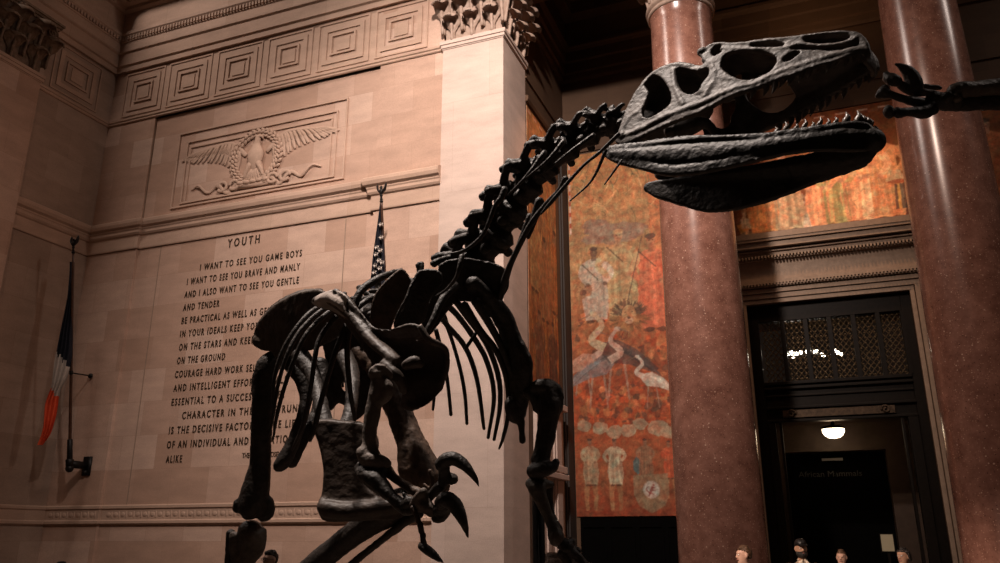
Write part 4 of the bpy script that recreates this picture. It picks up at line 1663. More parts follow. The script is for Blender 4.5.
# left flag: dark, white and orange bands
FX = -17.7
tf = empty('wall_flag', (FX, 15.9, 3.4), 'dark, white and orange flag drooping from a pole on the left wall corner', 'flag')
top, base = tuple(atX(73.2, 254, FX)), tuple(atX(69.6, 462, FX))
flag_pole(tf, top, base, WY, atY(91, 376, WY - .04), 5.84)
edges = [(262, 71.0, 73.0), (275, 70.2, 73.0), (300, 66.5, 73.0), (325, 62.0, 72.4), (345, 58.5, 71.8), (352, 57.2, 71.5), (360, 55.5, 70.8), (370, 54.0, 68.8), (380, 52.5, 65.5), (388, 51.0, 61.5), (396, 47.5, 59.5), (405, 44.5, 58.5), (415, 43.5, 57), (425, 43, 54), (435, 41, 50), (445, 38.5, 41.5)]
E_ = catmull([list(e) for e in edges], 3)
rows = []
for (py, xl, xr) in E_:
    rows.append((atY(xl, py, 14.75), atY(xr, py, 14.9)))
F_, B_ = cloth(rows, 3.5, .045)
mb = MB()
n = len(F_[0])
for i in range(len(F_) - 1):
    py = E_[i][0]
    for k in range(n - 1):
        t_ = k / (n - 1)
        # the band edges run slantwise across the drooping cloth
        l1 = 352 + 14 * t_ + 2 * math.sin(t_ * 17)
        l2 = 386 + 12 * t_ + 2 * math.sin(t_ * 13)
        mb.mi = 0 if py < l1 else (1 if py < l2 else 2)
        q = [F_[i][k], F_[i][k + 1], F_[i + 1][k + 1], F_[i + 1][k]]
        mb.add(q, [(0, 1, 2, 3)])
        q = [B_[i][k], B_[i][k + 1], B_[i + 1][k + 1], B_[i + 1][k]]
        mb.add(q, [(3, 2, 1, 0)])
mb.build('flag_cloth', [NAVY, WHITE, ORANGE], tf, recalc=False)

# star flag behind the ribs
FX = -8.78
tf = empty('wall_flag', (FX, 15.9, 3.6), 'starred navy flag drooping from a wall pole behind the dinosaur ribs', 'flag')
top, base = (FX, 15.06, 9.45), (FX, 15.66, 5.75)
top = tuple(atX(381.5, 203, FX))
flag_pole(tf, top, base, WY, (FX + .3, WY - .04, 6.75), 6.7)
edges = [(203, 380.0, 382.5), (215, 378.5, 383), (235, 376, 383.4), (255, 373.5, 384), (275, 371.5, 384.5), (300, 369, 385), (318, 367, 384), (335, 368, 380), (345, 370, 376)]
E_ = catmull([list(e) for e in edges], 5)
rows = [(atY(xl, py, top[1] + .05), atY(xr, py, top[1] + .12)) for (py, xl, xr) in E_]
F_, B_ = cloth(rows, 3.5, .04)
mb = MB()
n = len(F_[0])
for i in range(len(F_) - 1):
    py = E_[i][0]
    for k in range(n - 1):
        mb.mi = 0 if py < 318 else (1 if (k // 2) % 2 else 2)
        mb.add([F_[i][k], F_[i][k + 1], F_[i + 1][k + 1], F_[i + 1][k]], [(0, 1, 2, 3)])
        mb.add([B_[i][k], B_[i][k + 1], B_[i + 1][k + 1], B_[i + 1][k]], [(3, 2, 1, 0)])
mb.mi = 1
for (px, py) in ((380.2, 224), (380.5, 237), (376, 247), (379.5, 250), (375.3, 254), (378, 260), (374.5, 265), (379, 268), (373.5, 272), (381.3, 262), (376.5, 277)):
    c_ = atY(px, py, top[1] - .03)
    pts = []
    for q in range(10):
        an = PI / 2 + q * PI / 5 + .3
        r_ = .055 if q % 2 == 0 else .024
        pts.append((c_.x + r_ * math.cos(an), c_.y, c_.z + r_ * math.sin(an) * 1.1))
    pts2 = [(x, y + .06, z) for x, y, z in pts]
    mb.add(pts + pts2, [tuple(range(10)), tuple(range(19, 9, -1))] + [(q, (q + 1) % 10, 10 + (q + 1) % 10, 10 + q) for q in range(10)])
mb.build('flag_cloth', [NAVY, WHITE, REDC], tf, recalc=False)


# ------------------------------------------------------------------ visitors
SKIN = noisy('skin', (.42, .24, .17), (.48, .29, .21), 20, .5, 0, .05, 60)
SKIN_D = noisy('tanned_skin', (.30, .16, .10), (.35, .20, .13), 20, .5, 0, .05, 60)
HAIR_D = noisy('dark_hair', (.008, .006, .005), (.02, .014, .010), 60, .5, 0, .8, 180)
HAIR_B = noisy('brown_hair', (.05, .025, .012), (.10, .05, .025), 60, .5, 0, .8, 180)
CLOTH = {c: noisy(c + '_cloth_shirt', a, b, 12, .85, 0, .4, 90) for c, a, b in
         (('cream', (.42, .34, .25), (.50, .42, .32)), ('charcoal', (.02, .02, .02), (.035, .033, .03)), ('grey', (.12, .11, .10), (.17, .16, .15)), ('white', (.5, .46, .42), (.6, .56, .5)), ('olive', (.07, .07, .035), (.10, .10, .05)), ('wine', (.16, .03, .03), (.2, .05, .04)))}
DENIM = noisy('dark_denim', (.015, .02, .035), (.03, .035, .055), 30, .85, 0, .4, 90)
SHOE = noisy('shoe_leather', (.02, .015, .012), (.04, .03, .02), 30, .4)
EYEW = simple('eye_white', (.6, .55, .5), .3)
EYED = simple('eye_dark', (.02, .012, .01), .2)
LIP = simple('lips', (.34, .12, .09), .5)


def plaid():
    m, nt, b = new_mat('plaid_shirt')
    L = nt.links.new
    g = N(nt, 'ShaderNodeNewGeometry')
    sx = N(nt, 'ShaderNodeSeparateXYZ')
    L(g.outputs['Position'], sx.inputs[0])
    cur = None
    for ax, sc in (('X', 62), ('Z', 62)):
        mu = N(nt, 'ShaderNodeMath', operation='MULTIPLY')
        L(sx.outputs[ax], mu.inputs[0])
        mu.inputs[1].default_value = sc
        si = N(nt, 'ShaderNodeMath', operation='SINE')
        L(mu.outputs[0], si.inputs[0])
        gt = N(nt, 'ShaderNodeMath', operation='GREATER_THAN')
        L(si.outputs[0], gt.inputs[0])
        gt.inputs[1].default_value = .25
        cur = gt if cur is None else (cur, gt)
    ad = N(nt, 'ShaderNodeMath', operation='ADD')
    L(cur[0].outputs[0], ad.inputs[0])
    L(cur[1].outputs[0], ad.inputs[1])
    di = N(nt, 'ShaderNodeMath', operation='MULTIPLY')
    L(ad.outputs[0], di.inputs[0])
    di.inputs[1].default_value = .5
    r = N(nt, 'ShaderNodeValToRGB')
    r.color_ramp.elements[0].color = (.55, .45, .33, 1)
    r.color_ramp.elements[1].color = (.10, .06, .04, 1)
    L(di.outputs[0], r.inputs['Fac'])
    L(r.outputs['Color'], b.inputs['Base Color'])
    b.inputs['Roughness'].default_value = .85
    return m


PLAID = plaid()


def person(loc, H, face, label, shirt, skin=SKIN, hair=HAIR_D, style='short', cap=None, beard=False, glasses=False, fem=False, bag=False):
    """standing figure; face = direction (radians) the body looks along, 0 = -Y (towards the camera)"""
    t = empty('person', loc, label, 'person')
    k = H / 1.75
    R_ = Matrix.Rotation(face, 3, 'Z')
    L0 = Vector(loc)
    sw = .185 if not fem else .165

    def W(x, y, z):
        return L0 + R_ @ Vector((x * k, y * k, z * k))

    def tb(mb, pts, n=12, sub=4, **kw):
        mb.tube([(*W(*p[:3]), *[q * k for q in p[3:]]) for p in pts], n, sub, **kw)
    arms = []
    for sg in (-1, 1):
        arms.append([(sg * sw, 0, 1.42), (sg * (sw + .045), .01, 1.13), (sg * (sw + .03), -.10, .90)])
    fx = R_ @ Vector((0, 1, 0))
    # continuous body: legs, trunk, neck, arms, hands
    mb = MB()
    for sg in (-1, 1):
        tb(mb, [(sg * .09, 0, .95, .085), (sg * .10, 0, .72, .075), (sg * .10, -.005, .50, .055), (sg * .10, .02, .35, .052), (sg * .10, .02, .08, .036), (sg * .10, -.03, .04, .04)])
    tb(mb, [(0, .01, .92, .155, .10), (0, .01, 1.08, .13, .09), (0, 0, 1.25, .15, .10), (0, 0, 1.38, .165, .095), (0, .01, 1.45, .09, .07), (0, .01, 1.49, .055, .055), (0, -.005, 1.56, .052, .055)], 16, 4, up=tuple(fx))
    for sg, A in zip((-1, 1), arms):
        (a, b, c) = A
        tb(mb, [(*a, .055), ((a[0] + b[0]) / 2, b[1], 1.28, .046), (*b, .038), ((b[0] + c[0]) / 2, -.04, 1.0, .036), (*c, .026)], 10, 3)
        tb(mb, [(c[0], c[1], c[2], .028, .022), (c[0], c[1] - .03, c[2] - .06, .040, .018), (c[0], c[1] - .045, c[2] - .09, .038, .016)], 10, 3, up=tuple(fx))
        for f_ in range(4):
            o_ = (f_ - 1.5) * .020
            ln = (.062, .075, .070, .055)[f_]
            tb(mb, [(c[0] + o_, c[1] - .045, c[2] - .085, .010), (c[0] + o_ * 1.1, c[1] - .06, c[2] - .085 - ln * .6, .0095), (c[0] + o_ * 1.05, c[1] - .055, c[2] - .09 - ln, .008)], 7, 2)
        tb(mb, [(c[0] - sg * .025, c[1] - .02, c[2] - .03, .012), (c[0] - sg * .048, c[1] - .05, c[2] - .065, .010), (c[0] - sg * .045, c[1] - .065, c[2] - .09, .008)], 7, 2)
    # head
    rings = []
    prof = [(1.525, .035, .045, -.03), (1.545, .050, .062, -.018), (1.575, .060, .075, -.010), (1.61, .069, .088, -.002), (1.65, .074, .096, .004), (1.69, .073, .096, .008), (1.72, .064, .086, .010), (1.742, .045, .062, .010), (1.752, .018, .026, .010)]
    for z, rx, ry, oy in prof:
        r_ = []
        for q in range(20):
            a = 2 * PI * q / 20
            r_.append(W(rx * math.cos(a), oy + ry * math.sin(a), z))
        rings.append(r_)
    mb.loft(rings)
    tb(mb, [(0, -.083, 1.665, .010), (0, -.100, 1.635, .013), (0, -.104, 1.622, .015), (0, -.088, 1.612, .014)], 8, 3)      # nose
    tb(mb, [(-.05, -.078, 1.672, .008), (-.02, -.092, 1.678, .009), (.02, -.092, 1.678, .009), (.05, -.078, 1.672, .008)], 7, 2)    # brow
    tb(mb, [(0, -.075, 1.555, .022), (0, -.083, 1.552, .014)], 8, 1)      # chin
    for sg in (-1, 1):
        tb(mb, [(sg * .076, .012, 1.665, .010, .018), (sg * .082, .015, 1.64, .010, .020), (sg * .075, .006, 1.612, .008, .012)], 8, 2, up=tuple(fx))
    body = mb.build('body', skin, t, remesh=.011, sm=3)
    # features
    for sg in (-1, 1):
        MB().ball(W(sg * .030, -.083, 1.652), .013 * k, .010 * k, .009 * k, 10, 6).build('eye', EYEW, t)
        MB().ball(W(sg * .030, -.0925, 1.652), .0055 * k, .004 * k, .006 * k, 8, 6).build('iris', EYED, t)
    mb = MB()
    tb(mb, [(-.024, -.087, 1.587, .004), (0, -.097, 1.589, .007), (.024, -.087, 1.587, .004)], 8, 3)
    mb.build('mouth', LIP, t)
    # hair
    mb = MB()
    rings = []
    for z, sc in ((1.60, 1.02), (1.63, 1.07), (1.67, 1.10), (1.71, 1.13), (1.745, 1.2), (1.768, 1.3), (1.778, .9)):
        rx = np.interp(z, [p[0] for p in prof], [p[1] for p in prof]) * sc
        ry = np.interp(z, [p[0] for p in prof], [p[2] for p in prof]) * sc
        if z > 1.75:
            rx, ry = (.045, .06) if z < 1.77 else (.012, .018)
        front = -1 if z > 1.70 else .15
        r_ = []
        for q in range(24):
            a = 2 * PI * q / 24
            y = math.sin(a)
            yy = max(y, front) if z <= 1.70 else y
            r_.append(W(rx * math.cos(a), .012 + ry * yy, z))
        rings.append(r_)
    mb.loft(rings)
    if style == 'full':
        for q in range(16):
            a = q / 15 * PI
            tb(mb, [(.07 * math.cos(a), .01 + .08 * math.sin(a) - .02, 1.72, .022), (.085 * math.cos(a), .02 + .095 * math.sin(a) - .01, 1.66, .022), (.08 * math.cos(a), .03 + .08 * math.sin(a), 1.58, .016)], 7, 2)
    if style == 'bun':
        tb(mb, [(0, .10, 1.70, .035), (0, .13, 1.72, .04), (0, .15, 1.70, .03)], 10, 2)
    if style == 'tousled':
        rr = random.Random(int(H * 1000))
        for q in range(26):
            a = rr.uniform(0, 2 * PI)
            r0 = rr.uniform(0, .06)
            mb.ball(W(r0 * math.cos(a), .0 + r0 * 1.2 * math.sin(a), 1.755 - r0 * .3), .024, .024, .018, 7, 5)
    mb.build('hair', hair, t, remesh=.009, sm=2, disp=.004, dscale=60)
    if beard:
        mb = MB()
        for q in range(13):
            a = -PI * (q / 12)
            tb(mb, [(.066 * math.cos(a), -.004 + .080 * math.sin(a), 1.60, .014), (.058 * math.cos(a), -.010 + .078 * math.sin(a), 1.565, .020), (.038 * math.cos(a), -.014 + .066 * math.sin(a), 1.535, .018)], 7, 2)
        tb(mb, [(-.03, -.090, 1.603, .007), (0, -.098, 1.606, .008), (.03, -.090, 1.603, .007)], 7, 2)
        mb.build('beard', hair, t)
    if cap:
        mb = MB()
        rings = []
        for z, s_ in ((1.69, 1.0), (1.72, .98), (1.75, .86), (1.775, .6), (1.785, .2)):
            rings.append([W(.083 * s_ * math.cos(2 * PI * q / 24), .008 + .106 * s_ * math.sin(2 * PI * q / 24), z) for q in range(24)])
        mb.loft(rings)
        mb.build('cap_crown', cap, t)
        mb = MB()
        tb(mb, [(0, -.08, 1.70, .07, .008), (0, -.13, 1.698, .065, .007), (0, -.17, 1.690, .045, .006)], 14, 3, up=(0, 0, 1))
        mb.build('cap_peak', cap, t)
    if glasses:
        mb = MB()
        for sg in (-1, 1):
            pts = [(sg * .032 + .024 * math.cos(2 * PI * q / 14), -.104, 1.652 + .018 * math.sin(2 * PI * q / 14), .003) for q in range(15)]
            tb(mb, pts, 5, 1, rnd=False)
            tb(mb, [(sg * .056, -.104, 1.656, .003), (sg * .078, -.03, 1.655, .003), (sg * .08, .01, 1.650, .003)], 5, 1)
        tb(mb, [(-.009, -.106, 1.655, .003), (.009, -.106, 1.655, .003)], 5, 1)
        mb.build('spectacles', IRON, t)
    # clothes
    mb = MB()
    tb(mb, [(0, .01, .90, .172, .118), (0, .01, 1.08, .152, .11), (0, 0, 1.25, .168, .118), (0, 0, 1.38, .180, .112), (0, .008, 1.445, .115, .085), (0, .01, 1.475, .070, .066)], 18, 4, up=tuple(fx), rnd=False)
    for sg, A in zip((-1, 1), arms):
        a, b, c = A
        tb(mb, [(a[0] - sg * .03, a[1], a[2], .068), (a[0] + sg * .02, .005, 1.33, .062), (b[0], b[1], 1.22, .056)], 12, 3, rnd=False)
    mb.build('shirt', shirt, t, remesh=.012, sm=3, disp=.004, dscale=9)
    if style != 'none':
        mb = MB()
        for sg in (-1, 1):
            tb(mb, [(sg * .012, -.070, 1.50, .012, .006), (sg * .045, -.092, 1.455, .022, .006), (sg * .030, -.108, 1.41, .016, .006)], 8, 2, up=tuple(fx))
        tb(mb, [(-.06, -.01, 1.495, .012), (-.04, .055, 1.50, .012), (0, .072, 1.50, .012), (.04, .055, 1.50, .012), (.06, -.01, 1.495, .012)], 8, 3)
        mb.build('collar', shirt, t)
    mb = MB()
    tb(mb, [(0, .01, .88, .165, .115), (0, .01, .98, .160, .112)], 18, 2, up=tuple(fx), rnd=False)
    for sg in (-1, 1):
        tb(mb, [(sg * .088, .005, .90, .098), (sg * .10, 0, .70, .088), (sg * .10, 0, .50, .070), (sg * .10, .015, .3, .064), (sg * .10, .015, .09, .058)], 14, 3, rnd=False)
    mb.build('trousers', DENIM, t, remesh=.014, sm=3, disp=.004, dscale=9)
    for sg in (-1, 1):
        mb = MB()
        tb(mb, [(sg * .10, .05, .045, .040, .042), (sg * .10, -.02, .045, .044, .044), (sg * .105, -.11, .034, .046, .033), (sg * .107, -.17, .026, .034, .024)], 12, 3, up=(0, 0, 1))
        mb.build('shoe', SHOE, t)
    if bag:
        mb = MB()
        tb(mb, [(.15, -.10, 1.40, .02, .004), (0, -.125, 1.15, .02, .004), (-.19, -.06, .98, .02, .004)], 6, 3, up=tuple(fx))
        mb.build('bag_strap', IRON, t)
    return t


def head_at(px, py, depth, H):
    """floor position that puts a standing person's crown at this pixel"""
    d_ = ray(px, py)
    s_ = (H * 1.015 - CZ) / d_[2]
    return Vector((d_[0] * s_, d_[1] * s_, 0)) if depth is None else Vector((CAMP + d_ * depth)[:2].tolist() + [0])


def floor_at(px, py, dist):
    """stand dist metres deep; height follows from where the crown shows"""
    p = atD(px, py, dist)
    return Vector((p.x, p.y, 0)), p.z / 1.012


for (px, py, dd, face, label, shirt, kw) in (
        (743, 545.5, 10.6, -1.05, 'person with short brown hair in profile, standing before the left column', CLOTH['charcoal'], dict(hair=HAIR_B, style='tousled')),
        (800, 539.5, 11.6, .35, 'bearded person in black cap and checked shirt before the dark doorway', PLAID, dict(beard=True, cap=IRON, skin=SKIN_D)),
        (840.5, 549.5, 12.4, -.2, 'person with pulled-back reddish brown hair in the middle of the doorway', CLOTH['wine'], dict(hair=HAIR_B, style='bun', fem=True)),
        (902, 547.5, 11.4, -.75, 'dark-haired person in pale shirt at the right edge of the doorway', CLOTH['cream'], dict(skin=SKIN_D, style='full')),
        (271, 550, 10.2, .3, 'person with black hair and spectacles below the fossil knee', CLOTH['grey'], dict(glasses=True, style='tousled')),
        (61, 561.5, 9.6, .5, 'dark-haired person below the left flag, only the crown of hair in frame', CLOTH['olive'], dict(style='short')),
        (554, 553, 5.6, 2.6, 'brown-haired person seen from behind under the far bone hand', CLOTH['white'], dict(hair=HAIR_B, style='full'))):
    p, H = floor_at(px, py, dd)
    # turn relative to the line of sight
    person(p, H, face + math.atan2(-p.x, p.y) * -1, label, shirt, **kw)
# ------------------------------------------------------------------ allosaurus skeleton
GZ = .95
mb = MB()
rnd = random.Random(2)
rings = []
outl = []
for k in range(48):
    a = 2 * PI * k / 48
    r_ = 1 + .06 * math.sin(3 * a + 1) + .03 * math.sin(7 * a)
    outl.append((-1.85 + 2.0 * r_ * math.cos(a), 3.55 + 1.45 * r_ * math.sin(a)))
for z, s_ in ((0, 1.0), (.75, 1.0), (.86, .985), (.93, .95), (GZ, .9), (GZ + .0, .4)):
    rings.append([(-1.85 + (x + 1.85) * s_, 3.55 + (y - 3.55) * s_, z) for x, y in outl])
mb.loft(rings)
ob = mb.build('exhibit_base', BASEM)
tag(ob, 'low mounded display base under the standing dinosaur skeleton', 'display base')

al = empty('allosaurus_skeleton', (-1.9, 3.4, GZ), 'dark fossil skeleton of a big meat-eating dinosaur with open toothed jaws', 'dinosaur skeleton')


def B(pts):
    """(px, py, depth, r_px[, r_px2]) -> world tube points"""
    out = []
    for p in pts:
        q = atD(p[0], p[1], p[2])
        k = p[2] / F
        out.append((q.x, q.y, q.z, p[3] * k, (p[4] if len(p) > 4 else p[3]) * k))
    return out


def bone(name, tubes, mat=BONE, parent=None, vox=.006, disp=.0025, balls=(), n=12, sm=4, ups=None, dscale=28):
    mb = MB()
    for i, tb_ in enumerate(tubes):
        mb.tube(B(tb_), n, 4, up=None if ups is None else ups)
    for bl in balls:
        q = atD(bl[0], bl[1], bl[2])
        k = bl[2] / F
        mb.ball(q, bl[3] * k, bl[4] * k if len(bl) > 4 else None, bl[5] * k if len(bl) > 5 else None)
    return mb.build(name, mat, parent or al, remesh=vox, sm=sm, disp=disp, dscale=dscale)


VIEW = Vector(M[2])          # only used as a thickness direction for a few plates facing the hall

# ---- skull
LAT = Vector((.30, .95, -.11)).normalized()      # across the head, away from the viewer
S0 = Vector((-.12, 2.52, 3.05))                    # a point of the head's mid plane


def hit(px, py, w_):
    """ray through the pixel meets the upright plane w_ metres to the near side of the mid plane"""
    d_ = ray(px, py)
    k = ((S0 - Vector(CAMP)).dot(LAT) - w_) / Vector(d_).dot(LAT)
    return Vector(CAMP + d_ * k)


def hwd(px):
    return float(np.interp(px, [600, 640, 700, 760, 820, 860, 880], [.138, .142, .134, .110, .082, .054, .040]))


def nw(px, py):
    line = np.interp(px, [600, 740, 870], [145, 92, 55])
    rel = max(0, min(1, (line - py) / 55))
    return hwd(px) * (1 - .34 * rel)


def sq(px, x0=856, k=.6):
    return px if px < x0 else x0 + (px - x0) * k


def fn_near(px, py):
    return hit(sq(px), py, nw(px, py)), LAT.copy()


def fn_far(px, py):
    w_ = nw(px, py)
    return hit(sq(px), py, w_) + LAT * (2 * w_), LAT.copy()


def smooth_poly(p, sub=3):
    q = [list(x) for x in p]
    n = len(q)
    out = []
    for i in range(n):
        p0, p1, p2, p3 = (np.array(q[(i + k) % n], float) for k in (-1, 0, 1, 2))
        for k in range(sub):
            t = k / sub
            out.append(tuple(.5 * ((2 * p1) + (-p0 + p2) * t + (2 * p0 - 5 * p1 + 4 * p2 - p3) * t * t + (-p0 + 3 * p1 - 3 * p2 + p3) * t ** 3)))
    return out


sk_out = [(616, 141), (620, 130), (626, 113), (633, 98), (643, 83), (651, 75), (662, 67.5), (680, 63), (690, 64), (700, 66.5), (707, 64), (710, 61), (704, 59), (699.5, 56), (701, 51), (708, 47), (721, 44), (740, 43.5), (755, 41), (770, 39), (785, 39),
          (800, 37), (818, 34), (837, 32.5), (853, 33), (864, 38), (872, 46), (876, 56), (874, 62), (868, 58), (857, 56), (842, 60), (827, 65), (812, 69), (800, 74), (781, 80), (765, 86), (752, 91), (740, 94),
          (728, 99), (715, 106), (700, 114), (685, 119), (670, 125), (655, 132), (640, 139), (627, 145), (619, 145)]
h_inf = [(645, 84), (653, 76.5), (662, 79), (669, 88), (672, 98), (670, 106), (660, 114), (648, 119), (643, 114), (646, 103), (650, 94)]
h_orb = [(676, 73), (680, 69), (688, 70), (698, 72), (709, 69), (709, 77), (703, 84), (700, 91), (692, 95), (684, 93), (679, 86)]
h_lac = [(712, 53), (716, 48), (723, 47), (727, 50), (721, 54), (715, 57)]
h_ant = [(723, 61), (729, 54.5), (745, 52), (765, 53), (776, 58), (777, 64), (770, 73), (755, 80), (740, 80), (728, 74), (722, 68)]
h_top = [(750, 46), (760, 43.5), (775, 43), (785, 45), (783, 48), (768, 48.5), (757, 49.5)]
h_max = [(783, 62), (787, 57), (796, 52), (801, 53), (797, 57.5), (789, 62.5)]
h_nos = [(804, 39), (811, 36.5), (830, 35), (847, 36), (851, 39), (846, 42), (831, 44), (813, 45), (806, 43)]
holes = [smooth_poly(h) for h in (h_inf, h_orb, h_lac, h_ant, h_top, h_max, h_nos)]
outer = smooth_poly(sk_out, 2)
mb = MB()
mb.plate(outer, holes, fn_near, .020)
mb.plate(outer, holes, fn_far, .020)
# thicker bars: tooth-bearing edge, jugal, postorbital, lacrimal, nasal rim, quadrate
bars = [
    [(622, 138, 4), (640, 131, 5), (668, 117, 5), (700, 105, 5), (735, 90, 5), (755, 85, 4), (780, 74, 4.5), (810, 64, 5), (840, 55, 5), (860, 51, 5), (870, 52, 4)],
    [(632, 104, 4), (643, 87, 4), (655, 74, 3.5), (672, 66, 3.5), (692, 67, 3)],
    [(674, 70, 4), (675, 85, 4.5), (680, 97, 5), (684, 106, 4)],
    [(704, 60, 3.5), (713, 66, 4.5), (716, 78, 4), (710, 90, 4), (705, 98, 4)],
    [(702, 54, 3), (714, 45.5, 3), (740, 45, 3), (770, 41.5, 2.5), (800, 38, 3), (830, 34, 2.5), (855, 35, 3.5), (870, 44, 4), (875, 55, 3.5)],
    [(722, 50, 3.5), (750, 50, 3), (780, 50, 3.5), (795, 47, 3)],
    [(800, 45, 3), (825, 47, 3), (845, 44, 3.5), (856, 40, 4)],
    [(622, 135, 4), (630, 120, 4.5), (640, 112, 3.5), (646, 100, 3)],
]
for br_ in bars:
    for far in (0, 1):
        pts = []
        for px, py, r_ in br_:
            q = (fn_far if far else fn_near)(px, py)[0]
            pts.append((*q, .0125, r_ * 2.5 / F))
        mb.tube(pts, 10, 4, up=(0, 0, 1) if abs(br_[0][0] - br_[-1][0]) > 14 else (1, 0, 0))
# horn over the eye
for far in (0, 1):
    q = (fn_far if far else fn_near)(703, 52)[0]
    mb.ball(q, .022, .018, .018)
# roof from side to side
top_line = [(632, 98), (643, 84), (651, 76), (662, 68.5), (680, 64), (694, 66.5), (707, 64), (703, 54), (710, 47.5), (721, 45), (740, 44.5), (755, 42), (770, 40), (785, 40), (800, 38), (818, 35), (837, 33.5), (853, 34), (864, 39), (872, 47), (875.5, 57), (873, 63)]
rings = []
for i, (px, py) in enumerate(top_line):
    a = fn_near(px, py)[0]
    b = fn_far(px, py)[0]
    pa, pb = top_line[max(i - 1, 0)], top_line[min(i + 1, len(top_line) - 1)]
    tx, ty = pb[0] - pa[0], pb[1] - pa[1]
    ln = math.hypot(tx, ty)
    nin = Vector((-ty / ln * 1.0, 0, -tx / ln * 1.0))      # inward (below / behind the outline)
    r_ = []
    for j in range(9):
        t_ = j / 8
        p = a.lerp(b, t_) - nin * (.010 * math.sin(PI * t_))
        r_.append(p)
    for j in range(8, -1, -1):
        t_ = j / 8
        p = a.lerp(b, t_) - nin * (.010 * math.sin(PI * t_)) + nin * .016
        r_.append(p)
    rings.append(r_)
mb.loft(rings)
# palate vault between the tooth rows
rings = []
for px, py in [(775, 70), (790, 66), (810, 60), (830, 54), (850, 48), (866, 47)]:
    a, b = fn_near(px, py)[0], fn_far(px, py)[0]
    r_ = [a.lerp(b, j / 6) + Vector((0, 0, .018 * math.sin(PI * j / 6))) for j in range(7)]
    r_ += [a.lerp(b, j / 6) + Vector((0, 0, .018 * math.sin(PI * j / 6) + .012)) for j in range(6, -1, -1)]
    rings.append(r_)
mb.loft(rings)
# braincase, quadrates, pterygoid struts
def mid(px, py):
    a, b = fn_near(px, py)[0], fn_far(px, py)[0]
    return (a + b) / 2
mb.tube([(*mid(628, 112), .055, .06), (*mid(655, 100), .06, .065), (*mid(690, 92), .04, .04)], 14, 3)
mb.tube([(*mid(625, 118), .03), (*mid(610, 122), .026)], 12, 2)
for fnn in (fn_near, fn_far):
    q0, q1 = fnn(622, 138)[0], mid(650, 105)
    mb.tube([(*q0, .022), (*q0.lerp(q1, .5), .02), (*q1, .03)], 10, 3)
    qa = fnn(660, 122)[0].lerp(mid(660, 122), .45)
    qb = fnn(700, 116)[0].lerp(mid(700, 116), .4)
    qc = fnn(714, 136)[0].lerp(mid(714, 136), .35)
    mb.tube([(*qa, .028, .03), (*qa.lerp(qb, .5), .03, .034), (*qb, .018), (*qc, .010)], 10, 3)
skull = mb.build('skull', noisy('lit_skull_bone', (.026, .021, .0175), (.13, .105, .09), 14, .52, 0, .35, 60, spec=.35), al, remesh=.0042, sm=3, disp=.0013, dscale=30)  # paler than the body bones: light from above put into the colour


def tooth(parent, px0, py0, px1, py1, w_, fns, dy=0):
    for fnn in fns:
        a, b = fnn(px0, py0)[0], fnn(px1, py1)[0]
        m_ = a.lerp(b, .55) + Vector((.006, 0, 0))
        r_ = w_ * 1.22 * 2.5 / F
        MB().tube([(*a, r_ * 1.0, r_ * .8), (*a.lerp(m_, .5), r_ * 1.05, r_ * .8), (*m_, r_ * .78, r_ * .6), (*b, r_ * .12, r_ * .12)], 8, 3).build('tooth', TOOTH, parent)


ut = [(752, 87, 750, 100, 2.6), (765, 82, 763.5, 96, 3), (773.5, 79, 772, 94, 3.2), (782, 76, 779, 88, 3), (791, 72, 788, 86, 3), (800, 69, 799, 83, 3.2), (808, 66, 807.5, 79, 3), (817, 63, 817, 73, 2.4), (827, 59, 826, 74, 3), (835, 57, 835.5, 66, 2.4), (843, 54, 845, 67, 3.2), (851, 52, 853, 62, 2.6), (858, 50, 858.5, 64, 3.2), (867, 50, 868.5, 63, 3)]
for t_ in ut:
    tooth(skull, *t_, (fn_near, fn_far))

# ---- lower jaw: two rami meeting at the chin
def hwm(px):
    return float(np.interp(px, [600, 640, 700, 760, 820, 850, 868, 880], [.146, .150, .142, .122, .088, .056, .032, .012]))


def jn(px, py):
    return hit(sq(px, 858, .72), py, hwm(px)), LAT.copy()


def jf(px, py):
    w_ = hwm(px)
    return hit(sq(px, 858, .72), py, w_) + LAT * (2 * w_), LAT.copy()


jaw_out = [(603, 152), (607, 148), (613, 145.5), (625, 144), (640, 142.5), (660, 139), (680, 136.5), (700, 135.5), (720, 136.5), (740, 135), (760, 134), (780, 131.5), (800, 128.5), (820, 126), (840, 123), (856, 121.5), (870, 123), (878, 128), (881, 137), (878, 145), (870, 150),
           (855, 151), (838, 150.5), (815, 150.5), (795, 153), (775, 157), (755, 162), (735, 167), (715, 171), (697, 174), (680, 176), (662, 175.5), (645, 171), (630, 167), (615, 163), (606, 158)]
mb = MB()
th = lambda a, b: .026
mb.plate(smooth_poly(jaw_out, 2), [], jn, .024)
mb.plate(smooth_poly(jaw_out, 2), [], jf, .024)
for fnn in (jn, jf):
    for br_ in ([(612, 150, 5), (650, 145, 4), (700, 139, 3.5), (760, 137, 4), (820, 129, 4), (860, 125, 4), (876, 131, 5)],
                [(620, 158, 5), (660, 169, 5), (690, 169, 5), (740, 160, 5), (790, 147, 6), (840, 143, 7), (872, 141, 8)],
                [(606, 153, 5), (604, 155, 4)],
                [(612, 154, 5), (640, 156, 9), (680, 156, 13), (720, 153, 12), (760, 148, 9), (800, 141, 8), (840, 136, 8), (870, 136, 8)]):
        mb.tube([(*fnn(px, py)[0], .017 if br_[0][0] == 612 and br_[0][1] == 154 else .013, r_ * 2.5 / F) for px, py, r_ in br_], 12, 4, up=(0, 0, 1))
